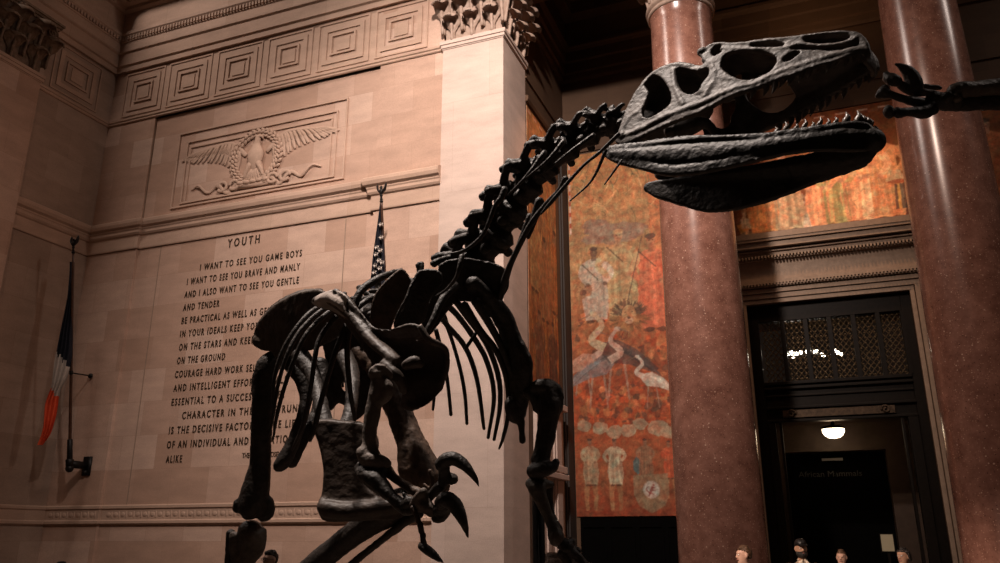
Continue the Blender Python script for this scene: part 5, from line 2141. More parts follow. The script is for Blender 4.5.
# chin bridge
a, b = jn(872, 137)[0], jf(872, 137)[0]
mb.tube([(*a, .03), (*((a + b) / 2 + Vector((.01, 0, 0))), .034), (*b, .03)], 12, 3)
jaw = mb.build('mandible', noisy('shaded_jaw_bone', (.008, .0064, .0054), (.024, .0192, .016), 10, .5, 0, .6, 50, spec=.35), al, remesh=.0045, sm=12, disp=.0014, dscale=26)  # darker than the skull: the shade on the jaw put into the colour
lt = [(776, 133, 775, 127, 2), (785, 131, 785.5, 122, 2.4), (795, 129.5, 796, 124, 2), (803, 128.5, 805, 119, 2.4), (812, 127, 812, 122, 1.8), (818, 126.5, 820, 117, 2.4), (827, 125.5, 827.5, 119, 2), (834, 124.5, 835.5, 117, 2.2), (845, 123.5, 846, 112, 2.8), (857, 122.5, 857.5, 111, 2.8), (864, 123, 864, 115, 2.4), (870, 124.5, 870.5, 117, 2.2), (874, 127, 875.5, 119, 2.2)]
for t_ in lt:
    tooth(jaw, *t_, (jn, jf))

# ---- vertebral column
def vertebra(c, t, up, s, spine=1.0, trans=1.0, parent=al, mat=BONE, lean=.0, vox=.006, ribs=None):
    """c centre of the centrum, t unit vector towards the head, up, s = centrum radius"""
    c, t, up = Vector(c), Vector(t).normalized(), Vector(up)
    side = t.cross(up).normalized()
    up = side.cross(t).normalized()
    mb = MB()
    L = s * 1.25
    mb.tube([(*(c - t * L), s * .98), (*(c - t * L * .6), s * .82), (*c, s * .62), (*(c + t * L * .6), s * .82), (*(c + t * L), s * 1.0)], 14, 3, up=tuple(up))
    # neural arch and spine
    mb.tube([(*(c + up * s * .6), s * .55, s * .8), (*(c + up * s * 1.3), s * .42, s * .7)], 10, 2, up=tuple(t))
    h = s * 1.7 * spine
    mb.tube([(*(c + up * s * 1.2), s * .26, s * .62), (*(c + up * (s * 1.2 + h * .6) - t * s * (.25 + lean)), s * .20, s * .50), (*(c + up * (s * 1.2 + h) - t * s * (.4 + lean * 1.6)), s * .34, s * .55)], 10, 3, up=tuple(t))
    for sg in (-1, 1):
        # transverse process
        mb.tube([(*(c + up * s * 1.0 + side * sg * s * .3), s * .40, s * .3), (*(c + up * s * (1.05) + side * sg * s * (1.1 * trans) - t * s * .2), s * .28, s * .2), (*(c + up * s * .85 + side * sg * s * (1.9 * trans) - t * s * .35), s * .30, s * .22)], 10, 3, up=tuple(up))
        # zygapophyses: front pair high and out, rear pair with a knob
        mb.tube([(*(c + up * s * 1.1 + side * sg * s * .4), s * .32), (*(c + up * s * 1.35 + side * sg * s * .75 + t * s * .9), s * .26), (*(c + up * s * 1.45 + side * sg * s * .8 + t * s * 1.35), s * .26, s * .2)], 9, 3)
        mb.tube([(*(c + up * s * 1.2 + side * sg * s * .35), s * .32), (*(c + up * s * 1.65 + side * sg * s * .7 - t * s * .7), s * .28), (*(c + up * s * 1.75 + side * sg * s * .75 - t * s * 1.15), s * .34, s * .3)], 9, 3)
        mb.tube([(*(c - up * s * .3 + side * sg * s * .6 + t * s * .6), s * .3), (*(c - up * s * .55 + side * sg * s * 1.1 + t * s * .45), s * .28)], 9, 2)
    o = mb.build('vertebra', mat, parent, remesh=vox, sm=3, disp=.003, dscale=32)
    return o


neck = [(617, 124, 2.60, 11), (600, 130, 2.61, 12), (578, 142, 2.63, 13.5), (556, 158, 2.65, 15), (535, 178, 2.68, 16), (518, 201, 2.71, 17), (503, 226, 2.74, 17.5), (487, 251, 2.78, 18), (468, 274, 2.83, 18)]
back = [(445, 291, 2.90, 17), (420, 299, 2.99, 16.5), (397, 305, 3.09, 16), (377, 311, 3.20, 15), (359, 317, 3.31, 14.5), (343, 323, 3.43, 14), (329, 329, 3.55, 13.5), (316, 335, 3.68, 13), (305, 341, 3.81, 13), (296, 346, 3.93, 12)]
tail = [(-2.62, 4.35, 2.78, .050), (-2.63, 4.50, 2.78, .047), (-2.62, 4.65, 2.78, .045), (-2.60, 4.80, 2.785, .042), (-2.57, 4.94, 2.79, .040), (-2.54, 5.08, 2.80, .037), (-2.50, 5.21, 2.81, .034), (-2.46, 5.34, 2.82, .031)]
S_ = [(*atY(a, b, c), r * (c * 1.03) / F * 1.4) for a, b, c, r in neck + back]
hipc = Vector(S_[-1][:3])
S_ += [(hipc.x - .10, hipc.y + .14, hipc.z, .050), (hipc.x - .17, hipc.y + .30, hipc.z + .0, .049)]
lx_, ly_, lz_ = S_[-1][:3]
for k in range(9):
    S_.append((lx_ - .10 * math.cos(k * .3), ly_ + .15 * (k + 1), lz_ + .004 * k, .046 - .0025 * k))
    lx_ = S_[-1][0]
nN, nB = len(neck), len(back)
spine_pts = []
for i, p in enumerate(S_):
    a = Vector(S_[max(i - 1, 0)][:3])
    b = Vector(S_[min(i + 1, len(S_) - 1)][:3])
    t = (a - b).normalized()           # towards the head
    c = Vector(p[:3])
    up = Vector((0, 0, 1))
    if i < nN:
        up = Vector((-.45, 0, .9))
    s_ = p[3] * .60 * (1.32 if i < nN else 1.05) if i < nN + nB else p[3] * .6
    spine_pts.append((c, t))
    if i == 0:
        vertebra(c, t, up, s_ * .9, .4, .7)
    elif i < nN:
        # step along: centrum length follows the spacing
        vertebra(c, t, up, s_ * 1.0, .62, 1.0, lean=.3)
    elif i < nN + nB:
        vertebra(c, t, up, s_ * .92, 1.15, 1.35)
    else:
        vertebra(c, t, up, s_ * (.95 if i < nN + nB + 3 else .8), 1.1, 1.0, vox=.007)

# long thin neck ribs
nr = [[(594, 135, 2.50, 2.6), (570, 152, 2.48, 1.8), (541, 175, 2.50, .8)], [(564, 141, 2.52, 2.8), (548, 160, 2.50, 1.8), (526, 178, 2.52, .8)],
      [(619, 134, 2.52, 2.2), (600, 152, 2.55, 1.8), (581, 168, 2.58, 1.6), (553, 200, 2.62, 2.2), (541, 214, 2.65, 1)],
      [(606, 150, 2.66, 2), (592, 180, 2.68, 1.2), (570, 201, 2.70, .7)], [(622, 160, 2.6, 1.4), (612, 174, 2.6, 1.1), (604.5, 184.5, 2.6, .7)],
      [(566, 178, 2.75, 3.4), (558.6, 191, 2.77, 2.6), (546, 204, 2.8, 2.4), (529, 227, 2.83, 3), (512, 261, 2.87, 3), (505, 280, 2.9, 4), (499, 299, 2.92, 4)],
      [(505, 188.5, 2.58, 3.6), (501, 198, 2.57, 3), (494.6, 207, 2.57, 2.4), (489, 222, 2.57, 2.2), (482, 236, 2.58, 2), (465, 250, 2.60, 1.8), (448, 254, 2.62, .8)],
      [(462, 256, 2.68, 3), (459.5, 266, 2.66, 2.4), (456, 278, 2.66, 2), (446, 290, 2.68, 1.6), (436, 296, 2.70, .8)],
      [(545, 152, 2.56, 3), (527, 176, 2.54, 2), (508, 195, 2.56, 1)], [(530, 215, 2.9, 3), (522, 235, 2.9, 2.2), (515, 252, 2.9, 1.4)],
      [(540, 200, 2.85, 5), (533, 222, 2.86, 4), (528, 238, 2.86, 2)]]
for r_ in nr:
    MB().tube(B(r_), 8, 5).build('neck_rib', BONE, al)

# ---- trunk ribs (right-hand side, nearer the viewer)
rr_ = [
    [(344, 303, 3.35, 2.6), (328, 305, 3.25, 2.4), (313.6, 310, 3.15, 2.4), (297.6, 326, 3.08, 2.3), (283, 350, 3.04, 2.2), (275, 375, 3.02, 2), (273, 398, 3.02, 1.8), (272, 412, 3.03, 1)],
    [(355, 302, 3.28, 2.6), (335, 305, 3.18, 2.4), (320, 311.6, 3.10, 2.4), (300, 331, 3.03, 2.3), (287, 355, 2.98, 2.2), (278, 385, 2.96, 2), (273, 415, 2.96, 1.8), (270, 433, 2.97, 1)],
    [(365, 300, 3.20, 2.8), (345, 304, 3.10, 2.6), (328.5, 312.6, 3.02, 2.6), (308, 332, 2.95, 2.5), (296, 355, 2.92, 2.3), (285, 385, 2.90, 2.2), (277, 415, 2.90, 2), (273, 440, 2.92, 1)],
    [(376, 296, 3.12, 2.8), (356, 302, 3.02, 2.8), (338, 315, 2.95, 2.8), (320, 338, 2.90, 2.8), (314.5, 360, 2.87, 2.6), (311, 385, 2.86, 2.4), (303, 425, 2.86, 2.2), (292, 450, 2.88, 1.2)],
    [(386, 293, 3.05, 3), (366, 301, 2.96, 3), (350, 318, 2.9, 3), (338, 345, 2.85, 3), (329, 372, 2.83, 2.8), (320, 405, 2.82, 2.8), (314, 430, 2.82, 2.6), (310, 441, 2.83, 1.6)],
    [(395, 272, 3.05, 3), (378, 279, 2.98, 4), (362, 290, 2.93, 4), (355, 304, 2.90, 4), (350, 325, 2.88, 3.4), (347, 350, 2.87, 3), (350, 390, 2.88, 2.6), (355, 420, 2.9, 2)],
]
for r_ in rr_:
    MB().tube(B(r_), 9, 5).build('rib', BONE, al)
# the short broad front ribs beside the shoulder blade, lit on their edges
def flat_plate(name, outline, holes, depth, thick, mat=BONE, vox=.006, bulge=None, parent=al, disp=.0016, dirn=None, balls=(), tubes=(), sm=4):
    """plate traced on its own curved surface: depth(px,py) gives camera depth"""
    mb = MB()
    nrm = VIEW if dirn is None else Vector(dirn)

    def fn(px, py):
        return atD(px, py, depth(px, py)), nrm
    mb.plate(smooth_poly(outline, 3), [smooth_poly(h) for h in holes], fn, thick)
    for b_ in balls:
        mb.ball(atD(b_[0], b_[1], b_[2]), b_[3] * b_[2] / F, b_[4] * b_[2] / F if len(b_) > 4 else None, b_[5] * b_[2] / F if len(b_) > 5 else None)
    for t_ in tubes:
        mb.tube(B(t_), 10, 4)
    return mb.build(name, mat, parent, remesh=vox, sm=sm, disp=disp, dscale=24)


li = lambda xs, ys: (lambda v_: float(np.interp(v_, xs, ys)))
flat_plate('rib', [(402, 268), (411, 280), (412, 290), (404, 300), (395, 318), (389, 335), (383, 334), (372, 326), (371, 317), (374, 304), (379, 292), (389, 279)], [], lambda x, y: 2.90 + (410 - x) * .001, .02, BONE_M,
           tubes=[[(402, 269, 2.93, 2.4), (389, 280, 2.9, 2.2), (378, 292, 2.88, 2.2), (373, 306, 2.87, 2.2), (371, 322, 2.88, 2)]])
flat_plate('rib', [(420, 270), (440, 271), (442, 284), (430, 300), (424, 322), (410, 326), (396, 330), (394, 324), (400, 312), (406, 301), (411, 287)], [], lambda x, y: 2.80 + (440 - x) * .0015, .02, BONE,
           tubes=[[(420, 271, 2.85, 2.2), (412, 284, 2.82, 2.2), (406, 300, 2.8, 2.2), (399, 312, 2.8, 2), (394, 324, 2.8, 2)]])
flat_plate('rib', [(440, 264), (462, 258), (490, 262), (506, 270), (509, 286), (502, 298), (488, 305), (472, 302), (456, 302), (446, 314), (436, 328), (427, 337), (421, 328), (428, 303), (437, 284)], [], lambda x, y: 2.93, .03, BONE)
MB().tube(B([(455, 285, 2.8, 5), (442, 300, 2.74, 4), (434, 318, 2.70, 3.6), (425, 335, 2.68, 3)]), 9, 5).build('rib', BONE, al)
# far-side ribs
fr_ = [
    [(440, 305, 3.0, 3), (446, 322, 3.08, 2.6), (452, 340, 3.12, 2), (460, 368, 3.14, 2), (465, 395, 3.14, 2), (467, 424, 3.14, 1.6)],
    [(436, 330, 3.12, 2.4), (444, 362, 3.16, 2.2), (448, 385, 3.17, 1.9), (451, 415, 3.18, 1.8)],
    [(425, 345, 3.2, 2.4), (432, 375, 3.2, 2.2), (434, 395, 3.2, 1.8), (433, 410, 3.2, 1.4)],
    [(432, 306, 2.98, 3), (446, 324, 3.04, 2.8), (465, 347, 3.08, 2.7), (477, 380, 3.09, 2.4), (484, 429, 3.10, 1.7)],
    [(445, 303, 2.95, 3.2), (458, 316, 2.99, 3), (474, 338, 3.02, 2.9), (487, 362, 3.03, 2.7), (494, 396, 3.04, 2.4), (488, 438, 3.05, 1.6)],
    [(455, 300, 2.92, 3.4), (466, 315, 2.95, 3.4), (486, 343, 2.98, 3), (498, 375, 2.99, 2.8), (500, 405, 3.0, 2.5), (494, 440, 3.02, 1.6)],
    [(464, 304, 2.9, 4), (480, 330, 2.92, 3.6), (497, 352, 2.94, 3.2), (507, 382, 2.95, 2.8), (508, 414, 2.96, 2.4), (503, 438, 2.97, 1.9), (499, 449, 2.98, 1)],
    [(475, 300, 2.87, 5), (490, 325, 2.9, 4), (502, 348, 2.92, 3.4), (511, 372, 2.93, 3)],
]
for r_ in fr_:
    MB().tube(B(r_), 9, 5).build('rib', BONE, al)
MB().tube(B([(478, 330, 3.0, 2), (466, 348, 3.0, 2)]), 8, 2).build('rib_brace', IRON, al)

# ---- right shoulder blade and coracoid
sd = lambda x, y: float(np.interp(x, [312, 345, 390, 425, 450], [3.02, 2.82, 2.64, 2.56, 2.60])) - .0006 * max(0, 400 - y) * 0 + .0009 * max(0, y - 380)
scap_out = [(312, 303), (315, 297), (322, 293), (334, 289.5), (343, 293), (349, 300), (358, 308), (366, 318), (373, 326), (381, 329.5), (392, 329), (402, 325), (412, 323), (421, 326), (427, 333), (430, 339), (438, 340), (446, 347), (449, 358), (448, 372), (443, 387), (435, 398), (424, 406), (412, 411), (404, 409), (400, 403), (402, 394), (397, 384),
            (388, 376), (377, 368), (367, 356), (359, 343), (350, 330), (341, 319), (330, 311), (320, 308)]
sc = flat_plate('shoulder_blade', scap_out, [], sd, .020, noisy('shoulder_bone', (.040, .030, .024), (.095, .070, .056), 9, .5, 0, .5, 50, spec=.35), vox=.0055,
                tubes=[[(316, 301, 3.0, 5.5, 4), (328, 299, 2.93, 8, 6), (342, 306, 2.84, 8, 6), (356, 320, 2.77, 8, 6), (372, 340, 2.69, 8, 6), (390, 355, 2.62, 9, 6), (398, 362, 2.6, 10, 7)],
                       [(335, 291, 2.86, 3.5), (345, 298, 2.82, 4), (352, 306, 2.79, 4), (360, 316, 2.76, 3)],
                       [(383, 364, 2.60, 6), (392, 372, 2.575, 7), (400, 380, 2.57, 6), (404, 392, 2.585, 5)],
                       [(420, 326, 2.56, 3), (429, 340, 2.55, 4), (445, 348, 2.57, 3), (447, 365, 2.58, 3), (440, 390, 2.60, 3)],
                       [(404, 366, 2.555, 5), (414, 362, 2.55, 7), (422, 364, 2.55, 5)]])
flat_plate('blade_tip', [(312, 303), (315, 297), (322, 293), (334, 289.5), (343, 293), (348, 299), (345, 305), (350, 313), (346, 318), (338, 314), (330, 310), (320, 308)], [], lambda x, y: sd(x, y) - .022, .018, noisy('pale_lit_tip', (.36, .30, .26), (.58, .49, .44), 14, .6, 0, .5, 60), parent=sc, vox=.005,  # pale cast bone, with the light on the tip put into the colour
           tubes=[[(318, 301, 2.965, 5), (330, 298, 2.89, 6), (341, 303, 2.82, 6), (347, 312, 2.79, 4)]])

# ---- right arm
bone('humerus', [[(379, 371, 2.55, 8), (378, 380, 2.55, 7), (376, 395, 2.54, 8), (373, 412, 2.53, 8.5), (370, 430, 2.52, 7.5), (369, 445, 2.51, 7.5), (372, 458, 2.5, 10, 9)],
                 [(380, 366, 2.545, 3.5), (372, 370, 2.55, 3), (370, 377, 2.55, 2)], [(381, 366, 2.545, 3.5), (389, 372, 2.55, 3), (392, 378, 2.555, 2)],
                 [(384, 380, 2.54, 5), (388, 388, 2.53, 6), (386, 396, 2.53, 6), (379, 402, 2.53, 5)],
                 [(362, 450, 2.5, 7), (366, 458, 2.49, 8), (374, 461, 2.48, 8), (384, 463, 2.49, 7), (388, 464, 2.5, 5)]], BONE_L if False else noisy('lit_arm_bone', (.09, .073, .062), (.22, .18, .155), 15, .55, 0, .55, 60), vox=.005)  # paler grey: light falling on this arm put into the colour
bone('ulna', [[(357, 470, 2.50, 4), (364, 474, 2.48, 8), (374, 479, 2.46, 11, 10), (383, 488, 2.44, 8.5), (392, 497, 2.42, 6.5), (401, 505, 2.41, 7), (408, 509, 2.40, 8)], [(356, 469, 2.5, 3.5), (360, 463, 2.5, 3)], [(384, 470, 2.48, 6), (378, 478, 2.47, 8)]], vox=.005)
bone('radius', [[(386, 469, 2.50, 6), (392, 476, 2.48, 5), (402, 483, 2.46, 4.5), (413, 490, 2.44, 5), (422, 495, 2.42, 6)]], BONE_M, vox=.005)
bone('wrist_bone', [[(404, 506, 2.40, 6), (410, 502, 2.39, 6), (416, 502, 2.38, 5)], [(406, 497, 2.4, 3), (403, 493, 2.4, 2)]], vox=.004, balls=[(409, 511, 2.39, 5), (415, 507, 2.39, 5)])
# hand: three fingers of different length, each its own chain of bones
hand = bone('palm_bone', [[(412, 506, 2.38, 4), (418, 498, 2.36, 5), (424, 491, 2.34, 4.5)], [(412, 506, 2.38, 4), (421, 508, 2.36, 4.5), (432, 513, 2.33, 5)], [(418, 500, 2.37, 6), (424, 505, 2.35, 6.5), (430, 508, 2.33, 5.5)], [(424, 492, 2.35, 3), (428, 502, 2.34, 3.5), (434, 510, 2.33, 4)]],
            noisy('palm_bone_mat', (.07, .055, .045), (.16, .125, .105), 20, .6, 0, .5, 70), vox=.0038, disp=.0015)
BD = BONE
bone('finger_bone', [[(427, 499, 2.36, 5), (433, 493, 2.35, 5), (438, 488, 2.34, 5.5), (442, 485, 2.33, 6)]], BD, vox=.004, disp=.0015)
bone('finger_bone', [[(424, 484, 2.38, 1.8), (430, 489, 2.37, 2.4), (433, 480, 2.36, 2.6), (430, 470, 2.37, 2.6)]], BONE_M, vox=.0035, disp=.001)
bone('finger_bone', [[(443, 484, 2.33, 5.5), (444, 474, 2.32, 6), (444, 466, 2.31, 6.5)]], BD, vox=.004, disp=.0015, balls=[(452, 479, 2.32, 7, 6, 6)])
bone('finger_bone', [[(430, 512, 2.35, 5), (438, 510, 2.33, 6), (446, 505, 2.31, 7), (450, 500, 2.30, 6)], [(434, 519, 2.34, 4), (441, 518, 2.33, 5), (447, 510, 2.32, 5)]], BD, vox=.004, disp=.0015)
bone('finger_bone', [[(412, 507, 2.36, 3), (416, 514, 2.35, 2.8), (419, 522, 2.34, 3)]], BONE_M, vox=.0035, disp=.001)
bone('finger_bone', [[(420, 523, 2.34, 3.2), (421, 529, 2.33, 3.2), (422, 533, 2.33, 3.4)]], BONE_M, vox=.0035, disp=.001)
bone('finger_bone', [[(423, 534, 2.33, 3.6), (423, 540, 2.32, 3.2), (424, 544, 2.32, 3.6)]], BONE_M, vox=.0035, disp=.001)


def claw(name, pts, mat=BONE, parent=al):
    mb = MB()
    mb.tube(B(pts), 12, 5, rnd=True)
    return mb.build(name, mat, parent, remesh=.0035, sm=2, disp=.0008, dscale=50)


claw('claw', [(440, 466, 2.31, 7), (446, 460, 2.30, 7.5), (454, 458.5, 2.29, 7), (463, 464, 2.28, 6), (470, 471.5, 2.27, 4.4), (475.5, 479, 2.27, 2.8), (479.5, 487.5, 2.26, .6)])
claw('claw', [(440, 504, 2.31, 7), (446, 499, 2.29, 8), (454, 504, 2.28, 8), (459, 512, 2.27, 7), (463, 521, 2.26, 5), (466, 530, 2.26, 3), (468.2, 538.8, 2.25, .6)])
claw('claw', [(420.5, 545, 2.32, 4), (426, 549, 2.31, 5), (432, 553.5, 2.31, 4.5), (438, 558.5, 2.30, 3), (444.5, 563.5, 2.30, .6)])

# ---- left shoulder and arm, on the far side
ls = lambda x, y: 2.93
bone('shoulder_blade', [[(470, 282, 2.9, 12, 8), (487, 298, 2.92, 12, 8), (499, 316, 2.94, 10, 7), (507, 332, 2.95, 10, 7), (512, 350, 2.95, 11, 8), (516, 370, 2.95, 12, 9), (519, 395, 2.95, 12, 9), (518, 415, 2.95, 9, 7)],
                        [(495, 300, 2.92, 6), (507, 316, 2.93, 6), (515, 336, 2.93, 6), (520, 348, 2.92, 7), (526, 362, 2.91, 7), (527, 376, 2.91, 6), (528, 392, 2.92, 5)],
                        [(512, 400, 2.94, 8), (514, 415, 2.94, 8), (520, 420, 2.94, 5)], [(521, 420, 2.93, 4), (522, 432, 2.93, 3.4), (522.5, 442, 2.93, 3.6)]], vox=.006)
bone('humerus', [[(533, 388, 2.88, 5), (541, 386, 2.88, 9, 8), (548, 392, 2.88, 10), (550, 405, 2.87, 12), (548, 420, 2.86, 10.5), (546, 435, 2.85, 10), (543, 450, 2.84, 9), (540, 462, 2.83, 10)], [(534, 386, 2.88, 5), (545, 383, 2.88, 5), (555, 387, 2.88, 5), (560, 396, 2.87, 4), (560, 410, 2.87, 3)], [(526, 392, 2.9, 5), (534, 398, 2.89, 6), (538, 410, 2.88, 5)],
                 [(531, 472, 2.82, 7), (540, 470, 2.80, 8.5), (552, 467, 2.80, 6), (557, 461, 2.81, 4)]], vox=.005)
bone('ulna', [[(529, 482, 2.82, 5), (536, 487, 2.80, 9), (540, 497, 2.79, 7.5), (546, 511, 2.78, 6), (552, 525, 2.77, 6), (556, 536, 2.76, 8), (558, 541, 2.76, 8)], [(553, 484, 2.82, 3), (543, 484, 2.81, 6), (536, 485, 2.80, 6)]], noisy('grey_forearm', (.035, .028, .023), (.10, .08, .066), 18, .5, 0, .5, 60), vox=.005)
bone('radius', [[(550, 484, 2.85, 4), (550, 500, 2.85, 3.4), (553, 516, 2.83, 3.4), (560, 532, 2.81, 4)]], vox=.005)
bone('wrist_bone', [[(562, 543, 2.76, 7), (567, 547, 2.75, 7), (572, 551, 2.75, 5)]], vox=.004, balls=[(571, 542, 2.77, 5), (577, 551, 2.76, 5)])
bone('palm_bone', [[(570, 550, 2.75, 6), (578, 557, 2.74, 5), (585, 566, 2.73, 5)], [(562, 552, 2.75, 6), (567, 562, 2.74, 5), (572, 575, 2.73, 5)]], vox=.004)
claw('claw', [(572, 575, 2.73, 5), (580, 585, 2.72, 5.5), (588, 598, 2.71, 4), (592, 612, 2.7, .8)])
claw('claw', [(586, 566, 2.73, 5), (596, 574, 2.72, 5.5), (604, 588, 2.71, 4), (606, 602, 2.7, .8)])

# ---- pelvis
flat_plate('hip_bone', [(253, 344), (254, 334), (257, 325), (265, 314), (276, 304), (290, 296), (305, 291), (318, 289), (326, 292), (340, 300), (352, 314), (352, 326), (340, 336), (322, 346), (305, 352), (290, 356), (276, 358), (272, 352), (262, 350)], [],
           lambda x, y: float(np.interp(x, [250, 300, 352], [3.90, 3.62, 3.35])), .028, noisy('hip_bone_mat', (.04, .030, .024), (.11, .082, .064), 9, .5, 0, .7, 36), vox=.007,
           tubes=[[(256, 340, 3.86, 5), (270, 343, 3.80, 4), (290, 338, 3.7, 4)], [(258, 326, 3.87, 3), (275, 306, 3.8, 3), (300, 293, 3.66, 3), (322, 291, 3.55, 3)]])
flat_plate('hip_bone', [(322, 332), (345, 322), (384, 322), (388, 350), (384, 380), (374, 398), (366, 412), (354, 421), (347, 408), (338, 403), (331, 411), (323, 400), (327, 380), (326, 360)], [[(341, 380), (345, 383), (351, 381), (349, 387), (346, 392), (342, 388)]], lambda x, y: 3.9, .03, vox=.008)
# right-hand leg
bone('femur', [[(288, 356, 3.84, 8), (278, 358, 3.82, 9), (268, 366, 3.80, 12), (264, 385, 3.79, 11), (262, 410, 3.78, 10.5), (261, 440, 3.78, 10.5), (260, 465, 3.78, 11), (256, 488, 3.77, 14), (252, 503, 3.77, 17, 14), (250, 512, 3.77, 14, 12)],
               [(257, 373, 3.79, 4), (256, 385, 3.79, 5), (255, 395, 3.79, 4)], [(268, 500, 3.77, 6), (267, 512, 3.77, 8), (262, 518, 3.76, 6)], [(239, 502, 3.77, 6), (238, 510, 3.77, 6)]], vox=.008)
bone('tibia', [[(246, 528, 3.78, 11), (251, 534, 3.78, 15, 13), (252, 545, 3.79, 14), (243, 560, 3.81, 12), (235, 580, 3.83, 10), (228, 605, 3.86, 9), (222, 635, 3.9, 10), (220, 650, 3.92, 13)], [(233, 534, 3.78, 4.5), (234, 545, 3.78, 5), (234, 560, 3.8, 4)], [(262, 530, 3.78, 5), (262, 540, 3.78, 5)]],
     noisy('knee_bone', (.04, .032, .026), (.13, .10, .082), 14, .5, 0, .6, 50), vox=.008)
bone('fibula', [[(231, 532, 3.80, 5), (228, 560, 3.82, 3.6), (222, 600, 3.86, 3.2), (216, 640, 3.9, 4)]], vox=.007)


def foot(ax, ay, az, fdir, name='foot'):
    f = Vector((*fdir, 0)).normalized()
    s = Vector((-f.y, f.x, 0))
    a = Vector((ax, ay, az))
    for k in (-1, 0, 1):
        mtp = a + f * .16 + s * (.075 * k) + Vector((0, 0, -(az - GZ - .06)))
        mb = MB()
        st_ = a + s * (.03 * k)
        mb.tube([(*st_, .04), (*st_.lerp(mtp, .5), .026), (*mtp, .036)], 10, 4)
        mb.build('foot_bone', BONE, al, remesh=.008, sm=3, disp=.002)
        d2 = (f + s * (.32 * k)).normalized()
        p0 = mtp
        L_ = .11 if k == 0 else .09
        for q in range(3):
            p1 = p0 + d2 * L_ + Vector((0, 0, -.004))
            mb = MB()
            mb.tube([(*p0, .034 - .004 * q), (*p0.lerp(p1, .5), .022), (*p1, .030 - .004 * q)], 9, 3)
            mb.build('toe_bone', BONE, al, remesh=.008, sm=3, disp=.002)
            p0 = p1
            L_ *= .8
        mb = MB()
        mb.tube([(*p0, .022), (*(p0 + d2 * .06 + Vector((0, 0, .005))), .019), (*(p0 + d2 * .13 + Vector((0, 0, -.03))), .003)], 9, 4)
        mb.build('claw', BONE, al)


qa = atD(220, 655, 3.92)
foot(qa.x, qa.y, qa.z, (.78, -.62))
# left-hand leg, striding forward behind the arm
bone('femur', [[(352, 350, 3.92, 10), (366, 356, 3.88, 11), (380, 372, 3.82, 12), (392, 396, 3.76, 13), (402, 420, 3.70, 13.5), (412, 444, 3.64, 14.5), (422, 466, 3.60, 18, 16), (430, 482, 3.57, 17, 14)], [(402, 425, 3.64, 6), (404, 450, 3.6, 7), (406, 470, 3.58, 8), (414, 486, 3.57, 8)], [(437, 478, 3.57, 7), (442, 486, 3.56, 8), (436, 492, 3.56, 8)]],
     BONE_M, vox=.007, disp=.005, dscale=20)
bone('tibia', [[(412, 497, 3.60, 14), (398, 506, 3.62, 17), (380, 515, 3.64, 16), (360, 529, 3.67, 13), (338, 546, 3.72, 12), (318, 562, 3.77, 12), (300, 577, 3.82, 11), (284, 592, 3.88, 13)], [(425, 500, 3.58, 7), (414, 512, 3.6, 9), (402, 520, 3.62, 7)]], vox=.008)
bone('fibula', [[(420, 512, 3.55, 6), (406, 521, 3.56, 5), (396, 529, 3.58, 4.5), (378, 543, 3.62, 4), (349, 566, 3.70, 3.8), (318, 590, 3.8, 4)]], vox=.006)
qb = atD(282, 596, 3.9)
foot(qb.x, qb.y, qb.z, (.85, -.5))
# pubis: long paired shaft, broad apron and boot
flat_plate('pubis', [(313, 421), (326, 419), (345, 421), (366, 424), (378, 440), (376, 460), (366, 478), (372, 490), (384, 497), (402, 494), (414, 498), (412, 508), (398, 518), (380, 519), (362, 520), (342, 521), (325, 520), (320, 512), (320, 501), (323, 490), (324, 470), (321, 450), (316, 434)], [],
           lambda x, y: 3.22 + (y - 420) * -.0012 - (x - 340) * .0005, .045, noisy('pubis_bone', (.028, .020, .016), (.085, .060, .046), 11, .5, 0, .6, 36), vox=.0065,
           tubes=[[(322, 500, 3.12, 4), (326, 508, 3.10, 9), (345, 511, 3.09, 9), (370, 509, 3.08, 9), (395, 506, 3.07, 8), (410, 503, 3.07, 5)], [(318, 424, 3.24, 5), (327, 450, 3.22, 5), (330, 480, 3.18, 5), (326, 500, 3.12, 5)]])
bone('pubis', [[(300, 356, 3.62, 10), (312, 372, 3.50, 8), (318, 392, 3.40, 7), (322, 410, 3.30, 8), (326, 426, 3.24, 9)], [(345, 356, 3.7, 9), (352, 375, 3.55, 8), (352, 395, 3.42, 7), (350, 412, 3.3, 7), (346, 426, 3.24, 8)]], vox=.007)
bone('ischium', [[(286, 358, 3.74, 9), (300, 376, 3.70, 8), (306, 398, 3.66, 6.5), (301, 420, 3.62, 6), (293, 443, 3.6, 7), (284, 460, 3.58, 8), (277, 468, 3.57, 6)]], vox=.007)
bone('ischium', [[(320, 362, 3.86, 8), (322, 385, 3.80, 7), (317, 410, 3.74, 6), (308, 430, 3.68, 6), (298, 448, 3.64, 7), (290, 464, 3.62, 7)]], vox=.007)

# steel armature
mb = MB()
pm = atD(538, 486, 2.90)
mb.tube([(pm.x, pm.y, pm.z, .022), (pm.x, pm.y, GZ - .04, .024)], 14, 1)
mb.tube([(pm.x, pm.y, GZ - .02, .09), (pm.x, pm.y, GZ + .015, .07)], 16, 1)
mb.ball((pm.x, pm.y, pm.z), .032)
mb.build('support_post', IRON, al)
# ------------------------------------------------------------------ pointing forefoot of the neighbouring sauropod mount
bf = empty('sauropod_foreleg', (atD(1130, 95, 4.05).x, atD(1130, 95, 4.05).y, 0), 'dark fossil foreleg with curved thumb claw reaching in from the right edge', 'fossil foreleg')


def bb_(name, tubes, vox=.007, mat=BONE, balls=()):
    return bone(name, tubes, mat, bf, vox=vox, disp=.003, balls=balls)


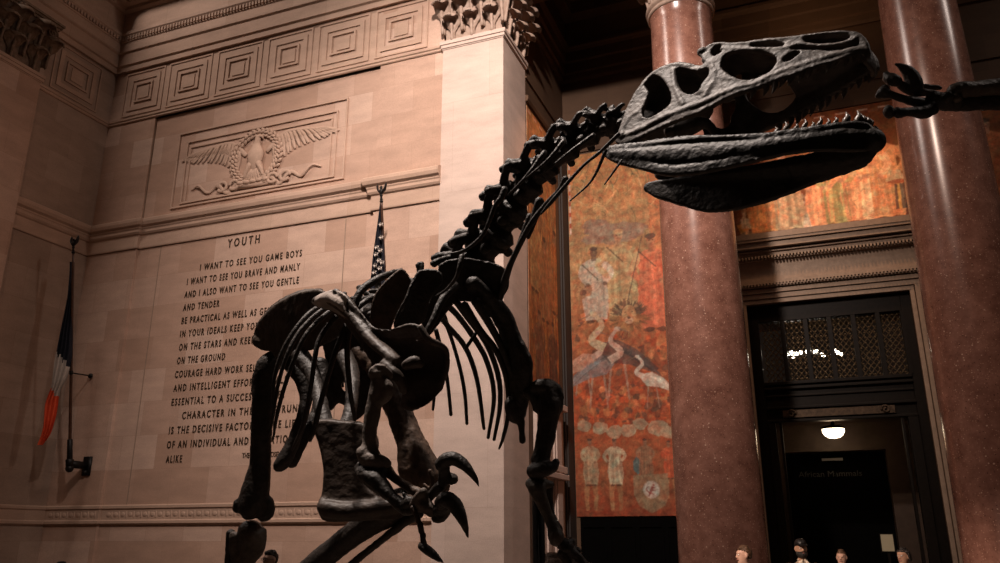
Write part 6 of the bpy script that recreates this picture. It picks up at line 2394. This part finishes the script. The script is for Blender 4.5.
D4 = 4.0
claw('claw', [(915, 92, D4, 8), (914, 84, D4, 8.5), (911, 76, D4, 7.5), (906, 70, D4, 5.5), (900, 66, D4, 3), (895, 64, D4, 1)], parent=bf)
bb_('toe_bone', [[(887, 78, D4, 5.5), (893, 80, D4 - .03, 6.5), (899, 82, D4 - .02, 5)]], balls=[(886, 74, D4, 3.5)])
bb_('toe_bone', [[(899, 84, D4, 4), (906, 88, D4, 5), (913, 92, D4, 5)]])
bb_('metacarpal', [[(881, 91, D4 - .06, 6), (884, 93, D4 - .06, 5.5), (892, 95, D4 - .06, 4), (904, 99, D4 - .05, 4.2), (916, 102, D4 - .03, 5.5), (926, 104, D4, 6)]], balls=[(879, 95, D4 - .06, 4), (885, 88, D4 - .06, 4)])
bb_('toe_bone', [[(888, 108, D4 - .1, 5), (889, 112, D4 - .1, 6), (890, 116, D4 - .1, 4.5)]])
bb_('metacarpal', [[(896, 109, D4 - .1, 4), (898, 113, D4 - .1, 5.5), (906, 112, D4 - .09, 4.5), (916, 112, D4 - .07, 5.5), (925, 112, D4 - .05, 7), (932, 107, D4 - .03, 7)]])
bb_('metacarpal', [[(916, 88, D4 + .06, 4), (926, 87, D4 + .06, 3), (936, 87.5, D4 + .06, 3), (941, 88, D4 + .06, 2.5)], [(914, 92, D4, 5), (926, 93, D4, 4), (938, 96, D4, 5)]], mat=BONE_M)
bb_('wrist_bone', [[(930, 99, D4, 8), (940, 101, D4, 9), (950, 102, D4, 9.5), (958, 102, D4, 9)]], balls=[(948, 97, D4 - .05, 6), (934, 110, D4 - .04, 5)])
bb_('ulna', [[(952, 92, D4 - .03, 7), (960, 90, D4 - .02, 8.5), (975, 89, D4 + .0, 8), (1000, 87, D4 + .03, 9), (1050, 86, D4 + .1, 12), (1110, 88, D4 + .2, 17)]], mat=noisy('grey_ulna', (.05, .04, .033), (.14, .11, .09), 14, .5, 0, .7, 40), balls=[(954, 88, D4 - .03, 5), (957, 98, D4 - .05, 5)])
bb_('radius', [[(955, 104, D4 + .02, 8), (975, 103, D4 + .04, 8), (1000, 102, D4 + .07, 8.5), (1050, 103, D4 + .14, 10), (1110, 105, D4 + .24, 14)]])
bb_('humerus', [[(1112, 90, D4 + .2, 20), (1130, 70, D4 + .3, 14), (1160, 30, D4 + .45, 13), (1190, -20, D4 + .6, 20)]])
q = atD(1112, 100, D4 + .2)
mb = MB()
mb.tube([(q.x, q.y, q.z, .03), (q.x, q.y, .02, .035)], 12, 1)
mb.tube([(q.x, q.y, .0, .16), (q.x, q.y, .04, .12)], 18, 1)
mb.build('support_post', IRON, bf)
